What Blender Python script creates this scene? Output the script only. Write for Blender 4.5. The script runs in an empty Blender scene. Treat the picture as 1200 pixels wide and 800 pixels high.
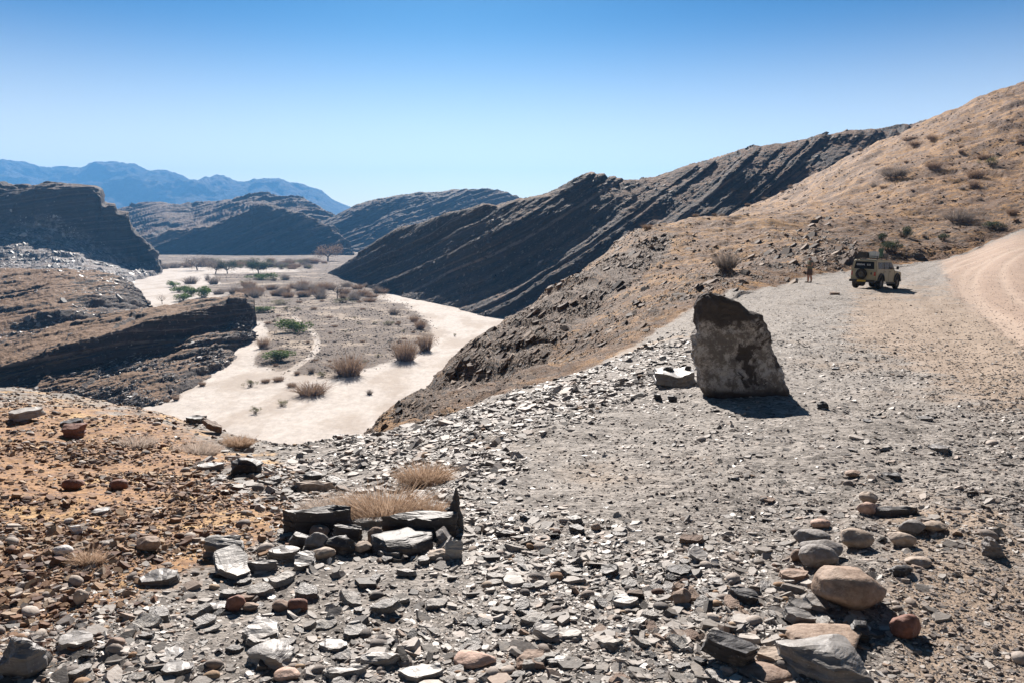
import bpy, bmesh, math, random
import numpy as np
from mathutils import Vector, Matrix, Euler
from mathutils.bvhtree import BVHTree

random.seed(7)
rng = np.random.default_rng(7)
scene = bpy.context.scene
col = scene.collection
R = math.radians

# ------------------------------------------------------------------ camera
F, PITCH, EYE = 933.0, R(7.9), 1.7
cam = bpy.data.cameras.new('camera')
cam.sensor_width = 36.0
cam.lens = 36.0 * F / 1200.0
cam.clip_start, cam.clip_end = 0.05, 60000
cam_ob = bpy.data.objects.new('camera', cam)
cam_ob.location = (0, 0, EYE)
cam_ob.rotation_euler = (R(90) - PITCH, 0, 0)
col.objects.link(cam_ob)
scene.camera = cam_ob

# ------------------------------------------------------------------ sky, sun, exposure
SUN_EL, SUN_AZ = R(33), R(-5)
world = bpy.data.worlds.new('World')
scene.world = world
world.use_nodes = True
wn = world.node_tree.nodes
sky = wn.new('ShaderNodeTexSky')
sky.sky_type = 'NISHITA'
sky.sun_disc = False
sky.sun_elevation = SUN_EL
sky.sun_rotation = SUN_AZ
sky.altitude = 1500
sky.air_density = 1.0
sky.dust_density = 0.6
sky.ozone_density = 0.6
grade = wn.new('ShaderNodeGamma')            # a clear dry sky: deeper overhead, pale at the horizon
grade.inputs[1].default_value = 2.5
scl = wn.new('ShaderNodeVectorMath'); scl.operation = 'SCALE'; scl.inputs[3].default_value = 0.1
world.node_tree.links.new(sky.outputs[0], scl.inputs[0]); world.node_tree.links.new(scl.outputs[0], grade.inputs[0])
scl2 = wn.new('ShaderNodeVectorMath'); scl2.operation = 'MULTIPLY'; scl2.inputs[1].default_value = (7.1, 11.3, 10.3)
world.node_tree.links.new(grade.outputs[0], scl2.inputs[0]); geo_w = wn.new('ShaderNodeTexCoord'); sep_w = wn.new('ShaderNodeSeparateXYZ'); world.node_tree.links.new(geo_w.outputs['Generated'], sep_w.inputs[0])
low = wn.new('ShaderNodeMapRange'); low.interpolation_type = 'SMOOTHSTEP'; low.inputs[1].default_value = 0.26; low.inputs[2].default_value = -0.04; low.inputs[4].default_value = 0.90
pale = wn.new('ShaderNodeMix'); pale.data_type = 'RGBA'; pale.inputs[7].default_value = (19.0, 14.5, 10.0, 1)      # dust low in the air pales the sky
world.node_tree.links.new(sep_w.outputs[2], low.inputs[0]); world.node_tree.links.new(low.outputs[0], pale.inputs[0])
world.node_tree.links.new(scl2.outputs[0], pale.inputs[6]); world.node_tree.links.new(pale.outputs[2], wn['Background'].inputs[0])
wn['Background'].inputs[1].default_value = 0.0385
sun = bpy.data.lights.new('sun', 'SUN')
sun.energy = 5.0
sun.angle = R(0.53)
sun.color = (1.0, 0.925, 0.85)
sun_ob = bpy.data.objects.new('sun', sun)
sd = Vector((math.sin(SUN_AZ) * math.cos(SUN_EL), math.cos(SUN_AZ) * math.cos(SUN_EL), math.sin(SUN_EL)))
sun_ob.rotation_euler = sd.to_track_quat('Z', 'Y').to_euler()
col.objects.link(sun_ob)
scene.view_settings.view_transform = 'Standard'
scene.view_settings.look = 'None'
scene.view_settings.exposure = 1.25
scene.view_settings.gamma = 1.0
scene.cycles.max_bounces = 6
scene.cycles.volume_bounces = 1
scene.cycles.diffuse_bounces = 3

# ------------------------------------------------------------------ small library
def tag(o, label=None, cat=None, group=None, kind=None):
    if label: o['label'] = label
    if cat: o['category'] = cat
    if group: o['group'] = group
    if kind: o['kind'] = kind
    return o

def link(o, parent=None):
    col.objects.link(o)
    if parent is not None: o.parent = parent
    return o

def ray(px, py):
    """direction of a sight line, scaled so that its forward part is 1"""
    a = (np.asarray(px, float) - 600) / F
    b = (400 - np.asarray(py, float)) / F
    fy = math.cos(PITCH) + math.sin(PITCH) * b
    fz = -math.sin(PITCH) + math.cos(PITCH) * b
    return a / fy, fz / fy

def P(px, py, Y):
    x, z = ray(px, py)
    return (float(x) * Y, Y, EYE + float(z) * Y)

def Wd(px, Y, z):
    """a world point at forward distance Y and height z, on the bearing of a column"""
    return ((px - 600) / F * Y * 0.99, Y, z)

RIVER = -32.3
def Rv(px, py, z=None):
    x, zz = ray(px, py)
    Y = ((RIVER if z is None else z) - EYE) / float(zz)
    return (float(x) * Y, Y, (RIVER if z is None else z))

def pix(Pw):
    """image column and row of world points (used only to choose what grows or lies where)"""
    x, y, z = Pw[..., 0], Pw[..., 1], Pw[..., 2] - EYE
    fwd = y * math.cos(PITCH) - z * math.sin(PITCH)
    up = y * math.sin(PITCH) + z * math.cos(PITCH)
    fwd = np.maximum(fwd, 0.05)
    return 600 + F * x / fwd, 400 - F * up / fwd

def pchip(t, v, q):
    """monotone cubic through v (n, ...) at t (n,), read at q"""
    t = np.asarray(t, float); v = np.asarray(v, float)
    h = np.diff(t); sh = (slice(None),) + (None,) * (v.ndim - 1)
    d = np.diff(v, axis=0) / h[sh]
    m = np.zeros_like(v)
    if len(t) > 2:
        w1 = 2 * h[1:] + h[:-1]; w2 = h[1:] + 2 * h[:-1]
        ok = d[:-1] * d[1:] > 0
        with np.errstate(divide='ignore', invalid='ignore'):
            hm = (w1 + w2)[sh] / (w1[sh] / np.where(ok, d[:-1], 1) + w2[sh] / np.where(ok, d[1:], 1))
        m[1:-1] = np.where(ok, hm, 0)
    m[0] = d[0]; m[-1] = d[-1]
    q = np.clip(q, t[0], t[-1])
    i = np.clip(np.searchsorted(t, q, side='right') - 1, 0, len(t) - 2)
    s = (q - t[i]) / h[i]; s = s[sh]; hi = h[i][sh]
    return ((1 + 2 * s) * (1 - s) ** 2 * v[i] + s * (1 - s) ** 2 * hi * m[i]
            + s * s * (3 - 2 * s) * v[i + 1] + s * s * (s - 1) * hi * m[i + 1])

_G = np.random.default_rng(11)
_perm = _G.permutation(4096).astype(np.int64)
_val = _G.uniform(-1, 1, (4096, 3)); _val /= np.linalg.norm(_val, axis=1)[:, None]
def noise3(p, seed=0):
    """gradient noise, about -0.7..0.7"""
    f = np.floor(p); i = f.astype(np.int64); u = p - f
    w = u * u * u * (u * (u * 6 - 15) + 10)
    out = np.zeros(p.shape[:-1])
    for dx in (0, 1):
        hx = _perm[(i[..., 0] + dx + seed * 131) & 4095]
        wx = w[..., 0] if dx else 1 - w[..., 0]
        for dy in (0, 1):
            hy = _perm[(hx + i[..., 1] + dy) & 4095]
            wy = w[..., 1] if dy else 1 - w[..., 1]
            for dz in (0, 1):
                g = _val[_perm[(hy + i[..., 2] + dz) & 4095]]
                wz = w[..., 2] if dz else 1 - w[..., 2]
                dot = g[..., 0] * (u[..., 0] - dx) + g[..., 1] * (u[..., 1] - dy) + g[..., 2] * (u[..., 2] - dz)
                out += dot * wx * wy * wz
    return out

def fbm(p, scale, octs=4, gain=0.5, seed=0):
    q = p / scale; a = 1.0; s = 0
    for k in range(octs):
        s = s + a * noise3(q + k * 17.3, seed + k); q = q * 2.03; a *= gain
    return s

def strata(p, n, thick, warp=0.35, seed=0, sharp=6.0):
    """beds of rock: a step profile along the bed normal n, different hardness per bed"""
    n = np.asarray(n, float); n = n / np.linalg.norm(n)
    s = (p @ n) / thick + warp * fbm(p, thick * 9, 3, seed=seed)
    i = np.floor(s); u = s - i
    h = lambda k: _val[_perm[(k.astype(np.int64) + seed * 77) & 4095], 0]
    w = np.clip(u * sharp, 0, 1); w = w * w * (3 - 2 * w)
    return h(i - 1) * (1 - w) + h(i) * w

def grid_mesh(name, V, mat, attrs=None, smooth=True):
    nt, nu = V.shape[:2]
    me = bpy.data.meshes.new(name)
    me.vertices.add(nt * nu)
    me.vertices.foreach_set('co', V.reshape(-1).astype(np.float32))
    a = np.arange(nt * nu).reshape(nt, nu)
    q = np.stack([a[:-1, :-1], a[:-1, 1:], a[1:, 1:], a[1:, :-1]], -1).reshape(-1, 4)
    me.loops.add(q.size); me.polygons.add(len(q))
    me.loops.foreach_set('vertex_index', q.reshape(-1).astype(np.int32))
    me.polygons.foreach_set('loop_start', np.arange(0, q.size, 4, dtype=np.int32))
    me.polygons.foreach_set('use_smooth', np.full(len(q), smooth))
    me.update(calc_edges=True)
    for k, v in (attrs or {}).items():
        at = me.attributes.new(k, 'FLOAT', 'POINT')
        at.data.foreach_set('value', v.reshape(-1).astype(np.float32))
    me.materials.append(mat)
    o = bpy.data.objects.new(name, me)
    link(o)
    return o

def normals(V):
    du = np.gradient(V, axis=1); dt = np.gradient(V, axis=0)
    n = np.cross(du, dt)
    n /= np.maximum(np.linalg.norm(n, axis=-1, keepdims=True), 1e-9)
    return n

def loft(rows, seg_t, nu, colpos=None):
    """rows: lists of world points (near to far); returns V[nt, nu, 3]"""
    A = np.array(rows, float)
    nr, nc = A.shape[:2]
    cp = np.arange(nc, dtype=float) if colpos is None else np.asarray(colpos, float)
    qu = np.linspace(cp[0], cp[-1], nu)
    B = pchip(cp, A.transpose(1, 0, 2), qu).transpose(1, 0, 2)
    qt = np.concatenate([np.linspace(k, k + 1, seg_t[k], endpoint=False) for k in range(nr - 1)] + [[nr - 1]])
    return pchip(np.arange(nr), B, qt)

def polymask(px, py, poly, soft):
    """1 inside a polygon, 0 outside, with a soft rim"""
    poly = np.array(poly, float)
    inside = np.zeros(px.shape, bool); dist = np.full(px.shape, 1e9)
    for k in range(len(poly)):
        x1, y1 = poly[k]; x2, y2 = poly[(k + 1) % len(poly)]
        c = ((y1 > py) != (y2 > py))
        with np.errstate(divide='ignore', invalid='ignore'):
            xi = (x2 - x1) * (py - y1) / (y2 - y1 + 1e-12) + x1
        inside ^= c & (px < xi)
        ex, ey = x2 - x1, y2 - y1
        t = np.clip(((px - x1) * ex + (py - y1) * ey) / (ex * ex + ey * ey + 1e-9), 0, 1)
        dist = np.minimum(dist, np.hypot(px - x1 - t * ex, py - y1 - t * ey))
    sd_ = np.where(inside, dist, -dist)
    return np.clip(0.5 + 0.5 * sd_ / soft, 0, 1)

# ------------------------------------------------------------------ material kit
class NT:
    def __init__(s, name):
        s.m = bpy.data.materials.new(name); s.m.use_nodes = True
        s.t = s.m.node_tree; s.n = s.t.nodes
        s.b = s.n['Principled BSDF']; s.pos = None
    def node(s, t, **kw):
        n = s.n.new(t)
        for k, v in kw.items(): setattr(n, k, v)
        return n
    def put(s, sock, v):
        if isinstance(v, bpy.types.NodeSocket): s.t.links.new(v, sock)
        elif isinstance(v, tuple) and len(v) == 3 and sock.type == 'RGBA': sock.default_value = (*v, 1)
        else: sock.default_value = v
    def P(s):
        if s.pos is None: s.pos = s.node('ShaderNodeNewGeometry')
        return s.pos.outputs['Position']
    def obj(s): return s.node('ShaderNodeTexCoord').outputs['Object']
    def noise(s, scale, detail=4, rough=0.55, vec=None, dist=0.0, dim='3D'):
        n = s.node('ShaderNodeTexNoise', noise_dimensions=dim)
        n.inputs['Scale'].default_value = scale; n.inputs['Detail'].default_value = detail
        n.inputs['Roughness'].default_value = rough; n.inputs['Distortion'].default_value = dist
        s.put(n.inputs['Vector'], vec if vec is not None else s.P())
        return n.outputs['Fac']
    def voro(s, scale, vec=None, out='Color', feature='F1'):
        n = s.node('ShaderNodeTexVoronoi', feature=feature); n.inputs['Scale'].default_value = scale
        s.put(n.inputs['Vector'], vec if vec is not None else s.P())
        return n.outputs[out]
    def math(s, op, a, b=0.0, c=None, clamp=False):
        n = s.node('ShaderNodeMath', operation=op, use_clamp=clamp)
        s.put(n.inputs[0], a); s.put(n.inputs[1], b)
        if c is not None: s.put(n.inputs[2], c)
        return n.outputs[0]
    def vmul(s, v, k):
        n = s.node('ShaderNodeVectorMath', operation='MULTIPLY'); s.put(n.inputs[0], v); s.put(n.inputs[1], k)
        return n.outputs[0]
    def dot(s, v, k):
        n = s.node('ShaderNodeVectorMath', operation='DOT_PRODUCT'); s.put(n.inputs[0], v); s.put(n.inputs[1], k)
        return n.outputs['Value']
    def ramp(s, f, stops, interp='LINEAR'):
        n = s.node('ShaderNodeValToRGB'); r = n.color_ramp; r.interpolation = interp
        while len(r.elements) < len(stops): r.elements.new(0.5)
        for e, (p_, c_) in zip(r.elements, stops):
            e.position = p_; e.color = (*c_, 1) if isinstance(c_, tuple) else (c_, c_, c_, 1)
        s.put(n.inputs[0], f)
        return n.outputs[0]
    def mix(s, f, a, b, mode='MIX'):
        n = s.node('ShaderNodeMix', data_type='RGBA', blend_type=mode)
        s.put(n.inputs['Factor'], f); s.put(n.inputs[6], a); s.put(n.inputs[7], b)
        return n.outputs[2]
    def step(s, f, lo, hi):
        n = s.node('ShaderNodeMapRange', interpolation_type='SMOOTHSTEP')
        s.put(n.inputs[0], f); n.inputs[1].default_value = lo; n.inputs[2].default_value = hi
        return n.outputs[0]
    def attr(s, name):
        n = s.node('ShaderNodeAttribute', attribute_name=name); return n.outputs['Fac']
    def sep(s, v, i):
        n = s.node('ShaderNodeSeparateXYZ'); s.put(n.inputs[0], v); return n.outputs[i]
    def bump(s, h, dist, strength=1.0, nrm=None):
        n = s.node('ShaderNodeBump'); n.inputs['Strength'].default_value = strength
        n.inputs['Distance'].default_value = dist; s.put(n.inputs['Height'], h)
        if nrm is not None: s.put(n.inputs['Normal'], nrm)
        return n.outputs[0]
    def done(s, color, rough=0.9, spec=0.3, nrm=None, metal=0.0, **kw):
        s.put(s.b.inputs['Base Color'], color); s.put(s.b.inputs['Roughness'], rough)
        s.put(s.b.inputs['Specular IOR Level'], spec); s.put(s.b.inputs['Metallic'], metal)
        if nrm is not None: s.put(s.b.inputs['Normal'], nrm)
        return s.m

def plain(name, c, rough=0.6, spec=0.4, metal=0.0, dirt=None, dirt_amt=0.4, scale=6.0):
    t = NT(name); o = t.obj()
    f = t.noise(scale, 5, 0.6, o)
    c2 = t.mix(t.math('MULTIPLY', t.step(f, 0.4, 0.7), dirt_amt), c, dirt or tuple(x * 0.7 for x in c))
    return t.done(c2, rough, spec, t.bump(t.noise(scale * 8, 3, 0.6, o), 0.002, 0.3), metal)

BED = (-0.50, -0.10, 0.86)
def rock_mat(name, dark, mid, light, soil, k=1.0, bed=BED, soil_lo=0.80, soil_hi=0.95, speck=0.5, bumpd=0.25):
    """bedded slate: tone changes from bed to bed, soil lies where it is flat, pale broken flakes here and there"""
    t = NT(name); p = t.P()
    w = t.math('ADD', t.math('MULTIPLY', t.dot(p, bed), 0.9 * k), t.math('MULTIPLY', t.noise(0.05 * k, 4), 2.2))
    n = t.node('ShaderNodeTexNoise', noise_dimensions='1D'); n.inputs['Detail'].default_value = 5
    n.inputs['Roughness'].default_value = 0.7; n.inputs['Scale'].default_value = 1.0; t.put(n.inputs['W'], w)
    c = t.ramp(n.outputs['Fac'], [(0.30, dark), (0.55, mid), (0.75, light)])
    blot = t.noise(0.35 * k, 6, 0.7)
    c = t.mix(t.step(blot, 0.45, 0.68), c, mid)
    fl = t.sep(t.voro(1.1 * k), 0); fl2 = t.noise(0.9 * k, 5, 0.75)
    flake = t.math('MULTIPLY', t.step(fl, 0.72, 0.9), t.step(fl2, 0.52, 0.62))
    c = t.mix(t.math('MULTIPLY', flake, speck), c, light)
    nz = t.sep(t.node('ShaderNodeNewGeometry').outputs['Normal'], 2)
    flat = t.math('ADD', nz, t.math('MULTIPLY', t.math('SUBTRACT', t.noise(0.12 * k, 5, 0.65), 0.5), 0.55))
    soilf = t.step(flat, soil_lo, soil_hi)
    sc = t.mix(t.noise(0.6 * k, 6, 0.7), soil, tuple(x * 0.6 for x in soil))
    c = t.mix(soilf, c, sc)
    h = t.math('ADD', t.noise(0.8 * k, 8, 0.75), t.math('MULTIPLY', n.outputs['Fac'], 0.7))
    return t.done(c, 0.88, 0.25, t.bump(h, bumpd, 1.0))
# ================================================================== SETTING
# ---- near ground: the viewpoint's plateau, the spur beyond it and the hillside on the right
CX = [-520, -260, -60, 60, 180, 260, 340, 400, 450, 520, 600, 680, 760, 860, 900, 950, 1060, 1130, 1200, 1350, 1550, 1800]
def rowW(Y, zs, widen=0.0):
    zz = np.interp(CX, *zip(*zs)) if isinstance(zs, list) else [zs] * len(CX)
    return [((c - 600) / F * (Y + widen), Y, float(z)) for c, z in zip(CX, zz)]
rm1 = rowW(-4.0, 0.25, 8.0)
r0 = rowW(1.2, 0.05, 3.6)
r1 = rowW(4.0, [(-520, .15), (0, .05), (340, -.02), (700, 0.0), (1200, 0.05), (1800, .2)], 0.6)
r2 = rowW(7.8, [(-520, -.3), (0, -.45), (180, -.5), (340, -.62), (450, -.5), (600, -.28), (860, -.14), (1200, -.12), (1800, 0)])
r2b_Y = [16, 14, 13, 12, 10.5, 9.6, 9.2, 9.8, 10.3, 11, 12, 13.5, 16, 24, 29, 35, 40, 40, 40, 40, 40, 40]
r2b_z = [-1, -1, -1, -1, -.85, -.83, -.85, -.9, -.95, -.9, -.75, -.75, -.8, -1.1, -1.3, -1.5, -1.72, -1.72, -1.6, -1.4, -1, -.8]
r2b = [((c - 600) / F * y, y, z) for c, y, z in zip(CX, r2b_Y, r2b_z)]
r3d = [(440, 22), (445, 20), (453, 18), (462, 16), (486, 13.5), (508, 11.5), (524, 10.5), (516, 11.5), (508, 12.5), (494, 13), (470, 14.5),
       (440, 17), (402, 23), (350, 38), (340, 45), (327, 57), (313, 76), (299, 84), (272, 94), (262, 90), (250, 86), (240, 86)]
r3 = [P(c, py, Y) for c, (py, Y) in zip(CX, r3d)]
def off(p, dY, dz): return (p[0] * (p[1] + dY) / p[1], p[1] + dY, p[2] + dz)
nL = 8   # columns left of the spur
r4d = {450: (492, 20), 520: (466, 28), 600: (425, 38), 680: (375, 55), 760: (330, 70), 860: (303, 76), 900: (298, 76), 950: (292, 76), 1060: (290, 88),
       1130: (279, 94), 1200: (258, 103), 1350: (240, 101), 1550: (222, 98), 1800: (200, 98)}
r5d = {520: (440, 48), 600: (379, 75), 680: (319, 95), 760: (267, 115), 860: (257, 122), 900: (258, 115), 950: (262, 108), 1060: (262, 112),
       1130: (254, 115), 1200: (232, 125), 1350: (195, 122), 1550: (150, 122), 1800: (90, 122)}
r4, r5, r6, r7, r8 = [], [], [], [], []
for i, c in enumerate(CX):
    a = r3[i]
    if c < 450:
        r4.append(off(a, 5, -4.5)); r5.append(off(a, 22, -19)); r6.append(off(a, 50, -36)); r7.append(off(a, 90, -44)); r8.append(off(a, 110, -50))
    else:
        r4.append(P(c, *r4d[c]))
        if c == 450: r5.append(off(r4[-1], 16, -14)); r6.append(Wd(c, 70, -38)); r7.append(Wd(c, 110, -46)); r8.append(Wd(c, 130, -52))
        else:
            r5.append(P(c, *r5d[c]))
            if c <= 760:
                k = {520: (90, -40), 600: (125, -38), 680: (155, -34), 760: (185, -24)}[c]
                r6.append(Wd(c, *k)); r7.append(Wd(c, k[0] + 50, k[1] - 14)); r8.append(Wd(c, k[0] + 90, k[1] - 22))
            else:
                k6 = {860: (256, 175), 900: (251, 165), 950: (246, 150), 1060: (225, 150), 1130: (205, 160), 1200: (180, 170), 1350: (135, 180), 1550: (80, 190), 1800: (10, 200)}
                k7 = {860: (254, 300), 900: (236, 310), 950: (211, 315), 1060: (156, 300), 1130: (126, 290), 1200: (101, 280), 1350: (50, 275), 1550: (-20, 280), 1800: (-100, 290)}
                r6.append(P(c, *k6[c])); r7.append(P(c, *k7[c])); r8.append(off(r7[-1], 70, -14))
NU = 1050
GV = loft([rm1, r0, r1, r2, r2b, r3, r4, r5, r6, r7, r8], [6, 25, 150, 110, 120, 120, 130, 70, 110, 30], NU, CX)
gpx, gpy = pix(GV)
cxg = np.interp(np.arange(NU), np.linspace(0, NU - 1, NU), np.linspace(CX[0], CX[-1], NU))[None, :] * np.ones(GV.shape[:2])
rowi = np.concatenate([np.linspace(k, k + 1, n_, endpoint=False) for k, n_ in enumerate([6, 25, 150, 110, 120, 120, 130, 70, 110, 30])] + [[10]])[:, None] * np.ones(GV.shape[:2])
# what the ground is made of, zone by zone
hill = np.clip((rowi - np.where(cxg < 440, 5.0, 4.97)) * 3, 0, 1)
tail = polymask(gpx, gpy, [(-900, 470), (0, 470), (180, 480), (240, 515), (305, 545), (345, 595), (290, 648), (170, 700), (30, 755), (-900, 980)], 50)
ochre = np.maximum(tail, 0) * (rowi < 5.3)
track = polymask(gpx, gpy, [(1100, 303), (1140, 290), (1210, 268), (1900, 230), (1900, 480), (1400, 450), (1250, 420), (1180, 395), (1118, 345)], 26) * (rowi < 5.05)
dust = np.maximum(polymask(gpx, gpy, [(1000, 330), (1120, 330), (1300, 400), (1500, 520), (1150, 490), (980, 400)], 55) * 1.0,
       np.maximum(polymask(gpx, gpy, [(640, 500), (860, 500), (900, 640), (760, 620), (640, 560)], 40) * 0.45,
                  polymask(gpx, gpy, [(1010, 560), (1200, 560), (1300, 900), (1000, 900), (1020, 700)], 50) * 0.75))
bank = polymask(gpx, gpy, [(900, 285), (960, 262), (1060, 258), (1210, 225), (1500, 170), (1500, 260), (1200, 272), (1080, 305), (960, 325), (880, 335), (830, 372), (700, 440), (640, 455), (790, 330)], 14) * hill
ledge = np.maximum(polymask(gpx, gpy, [(445, 500), (500, 455), (580, 390), (650, 345), (740, 285), (790, 275), (780, 300), (740, 330), (700, 370), (640, 425), (560, 460), (500, 490)], 12) * hill, bank * 0.5)
slopeleft = (cxg < 440) & (rowi > 5.0)
ledge = np.where(slopeleft, 0.8, ledge)
ledge = np.clip(np.maximum(ledge * .9, .42 * hill * np.clip((840 - cxg) / 90, 0, 1) * (cxg > 440)), 0, 1)
# relief
dist = np.linalg.norm(GV - np.array([0, 0, EYE]), axis=-1)
N0 = normals(GV)
big = fbm(GV, 9.0, 3, seed=3) * np.clip((dist - 8) / 40, 0, 1) * 0.55 * np.where(rowi > 5, 1, 0.25)
small = fbm(GV, 1.1, 4, 0.55, seed=5) * 0.07 * np.clip(dist / 6, 0.5, 1.5)
fine = fbm(GV, 0.16, 3, 0.6, seed=9) * 0.018 * np.clip(1.6 - dist / 14, 0, 1)
hillr = hill * (fbm(GV, 3.0, 5, 0.62, seed=21) * (0.40 - .30 * np.clip(ledge, 0, 1)) + np.clip(dist / 150, 0, 1.6) * fbm(GV, 14, 3, seed=31) * 1.3)
SB = (-0.62, -0.12, 0.77)
led = strata(GV, SB, 1.9, 0.16, 2, 4) * np.where(rowi > 5.15, .5, .35) + strata(GV, SB, 0.7, 0.2, 4, 4) * np.where(rowi > 5.15, .36, .2)
clump = np.clip(fbm(GV, 7, 3, seed=41) * 1.6 + 0.65, 0, 1)
relief = big + small + fine + hillr + ledge * led * np.clip(dist / 30, 0.3, 1.5) * (.45 + .55 * clump) * np.where(cxg > 860, .6, 1)
keep = np.exp(-((rowi - 5) / 0.12) ** 2) * (cxg < 460)
relief = relief * (1 - 0.5 * keep) * np.where(track > .5, 0.35, 1)
# wheel ruts of the track
def gcurve(pts, hw, wd):
    w_ = []
    for q in pts:
        d2 = (gpx - q[0]) ** 2 + (gpy - q[1]) ** 2; w_.append(GV.reshape(-1, 3)[np.argmin(d2)][:2])
    w_ = pchip(np.arange(len(w_)), np.array(w_), np.linspace(0, len(w_) - 1, 24)); best = np.full(GV.shape[:2], 1e9)
    for a_, b_ in zip(w_, w_[1:]):
        e = b_ - a_; q = GV[..., :2] - a_; tt = np.clip((q @ e) / (e @ e), 0, 1)
        best = np.minimum(best, np.linalg.norm(q - tt[..., None] * e, axis=-1))
    return np.exp(-((best - hw) / wd) ** 2)
ruts = np.clip(gcurve([(1050, 345), (1085, 322), (1130, 303), (1180, 286), (1240, 278)], .8, .3) + gcurve([(1240, 400), (1190, 368), (1160, 340), (1165, 312), (1200, 292), (1260, 280)], .8, .3) * .9
       + gcurve([(1240, 450), (1150, 380), (1110, 345), (1125, 315), (1170, 298), (1240, 284)], .8, .35) * .8, 0, 1) * (rowi < 5.1)
relief = relief - ruts * .04
D = GV + N0 * relief[..., None]
t = NT('ground_material'); p = t.P()
nz_ = t.noise(1.4, 6, 0.65); nf = t.noise(14, 5, 0.7); nb = t.noise(0.25, 5, 0.6)
def edged(att, amt=0.5, lo=0.42, hi=0.58):
    return t.step(t.math('ADD', t.attr(att), t.math('MULTIPLY', t.math('SUBTRACT', nz_, 0.5), amt)), lo, hi)
grit = t.ramp(t.sep(t.voro(34), 0), [(0.0, (.08, .068, .058)), (.4, (.20, .178, .158)), (.75, (.33, .295, .262)), (1, (.47, .43, .39))], 'CONSTANT')
grit2 = t.ramp(t.sep(t.voro(9), 1), [(0, (.10, .086, .076)), (.5, (.23, .205, .18)), (1, (.36, .325, .29))])
grey = t.mix(0.5, grit, grit2)
tan = t.mix(nf, (.33, .25, .18), (.20, .15, .107))
grey = t.mix(t.step(nb, .54, .72), grey, tan)
warm = t.mix(t.step(nf, .35, .65), (.37, .205, .09), (.19, .10, .05))
warm = t.mix(t.step(nz_, .5, .7), warm, (.50, .33, .15))
warm = t.mix(t.math('MULTIPLY', t.step(t.sep(t.voro(22), 0), .7, .8), .6), warm, (.16, .10, .08))
dustc = t.mix(nf, (.34, .255, .185), (.20, .15, .112))
roadc = t.mix(t.noise(1.2, 7, .7, t.vmul(p, (1, .3, 1))), (.40, .285, .21), (.215, .145, .105))
hillc = t.mix(t.step(nf, .3, .7), (.19, .094, .034), (.088, .042, .018))
hillc = t.mix(t.math('MULTIPLY', t.step(nb, .44, .60), .75), hillc, (.36, .185, .05))
hs = t.sep(t.voro(3.2), 0)
hillc = t.mix(t.math('MULTIPLY', t.step(hs, .80, .86), t.step(t.noise(.9, 4), .45, .6)), hillc, (.26, .18, .12))
hillc = t.mix(t.math('MULTIPLY', t.step(t.sep(t.voro(2.0), 1), .78, .84), .65), hillc, (.09, .06, .05))
bw = t.math('ADD', t.math('MULTIPLY', t.dot(p, SB), 3.4), t.math('MULTIPLY', t.noise(.12, 4), 1.6))
n1 = t.node('ShaderNodeTexNoise', noise_dimensions='1D'); n1.inputs['Detail'].default_value = 5; n1.inputs['Roughness'].default_value = .7; t.put(n1.inputs['W'], bw)
ledc = t.ramp(n1.outputs['Fac'], [(.40, (.024, .020, .020)), (.49, (.085, .054, .036)), (.57, (.165, .102, .062)), (.70, (.31, .23, .165))])
ledc = t.mix(t.math('MULTIPLY', t.step(t.noise(.3, 6, .7), .54, .68), .75), ledc, (.16, .092, .050))
ledf = edged('ledge', 1.3, .34, .56)
c = t.mix(edged('ochre', 1.5, .38, .62), grey, warm)
c = t.mix(edged('dust', 1.1, .45, .75), c, dustc)
c = t.mix(edged('hill', .4), c, hillc)
c = t.mix(ledf, c, ledc)
roadc = t.mix(t.math('MULTIPLY', t.attr('ruts'), .38), roadc, (.45, .355, .28))
roadc = t.mix(t.math('MULTIPLY', t.step(t.noise(7, 5, .7), .55, .66), .5), roadc, (.17, .125, .10))
c = t.mix(edged('track', .9, .4, .62), c, roadc)
h1 = t.math('ADD', t.math('MULTIPLY', t.voro(30, None, 'Distance'), .5), t.noise(24, 6, .7))
b1 = t.bump(h1, .018, .8)
b2 = t.bump(t.noise(1.6, 7, .72), .35, 1.0, b1)
mixn = t.node('ShaderNodeMix', data_type='VECTOR'); t.put(mixn.inputs['Factor'], edged('hill', .4)); t.put(mixn.inputs[4], b1); t.put(mixn.inputs[5], b2)
ground = grid_mesh('ground', D, t.done(c, .85, .3, mixn.outputs[1]), {'ochre': ochre, 'track': track, 'dust': dust, 'hill': hill, 'ledge': ledge, 'ruts': ruts})
tag(ground, kind='structure')

# ---- river bed: one sheet to the horizon
def axis(a, b, n, p=1.0): return a + (b - a) * np.linspace(0, 1, n) ** p
ys = np.concatenate([axis(40, 1000, 520, 1.7), axis(1010, 7800, 60, 1.6)])
us = np.concatenate([np.linspace(-1.6, -.62, 40), np.linspace(-.6, .15, 500), np.linspace(.16, 1.6, 50)])
RV = np.zeros((len(ys), len(us), 3)); RV[..., 0] = ys[:, None] * us[None, :]; RV[..., 1] = ys[:, None]; RV[..., 2] = RIVER
rpx, rpy = pix(RV)
bar = polymask(rpx, rpy, [(262, 350), (300, 343), (400, 345), (432, 352), (470, 360), (500, 378), (503, 400), (480, 415), (440, 425), (395, 442), (340, 437), (300, 425), (318, 398), (312, 375), (270, 368)], 10)
bar2 = polymask(rpx, rpy, [(240, 338), (330, 326), (420, 330), (450, 345), (400, 349), (300, 349)], 5)
bank3 = polymask(rpx, rpy, [(380, 440), (440, 425), (500, 415), (470, 428), (400, 446)], 5)
far = polymask(rpx, rpy, [(100, 296), (480, 296), (480, 311), (400, 318), (330, 316), (260, 314), (170, 315), (100, 315)], 2.5) * .6 + .8 * polymask(rpx, rpy, [(250, 322), (400, 318), (440, 325), (420, 331), (260, 333)], 3)
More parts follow.
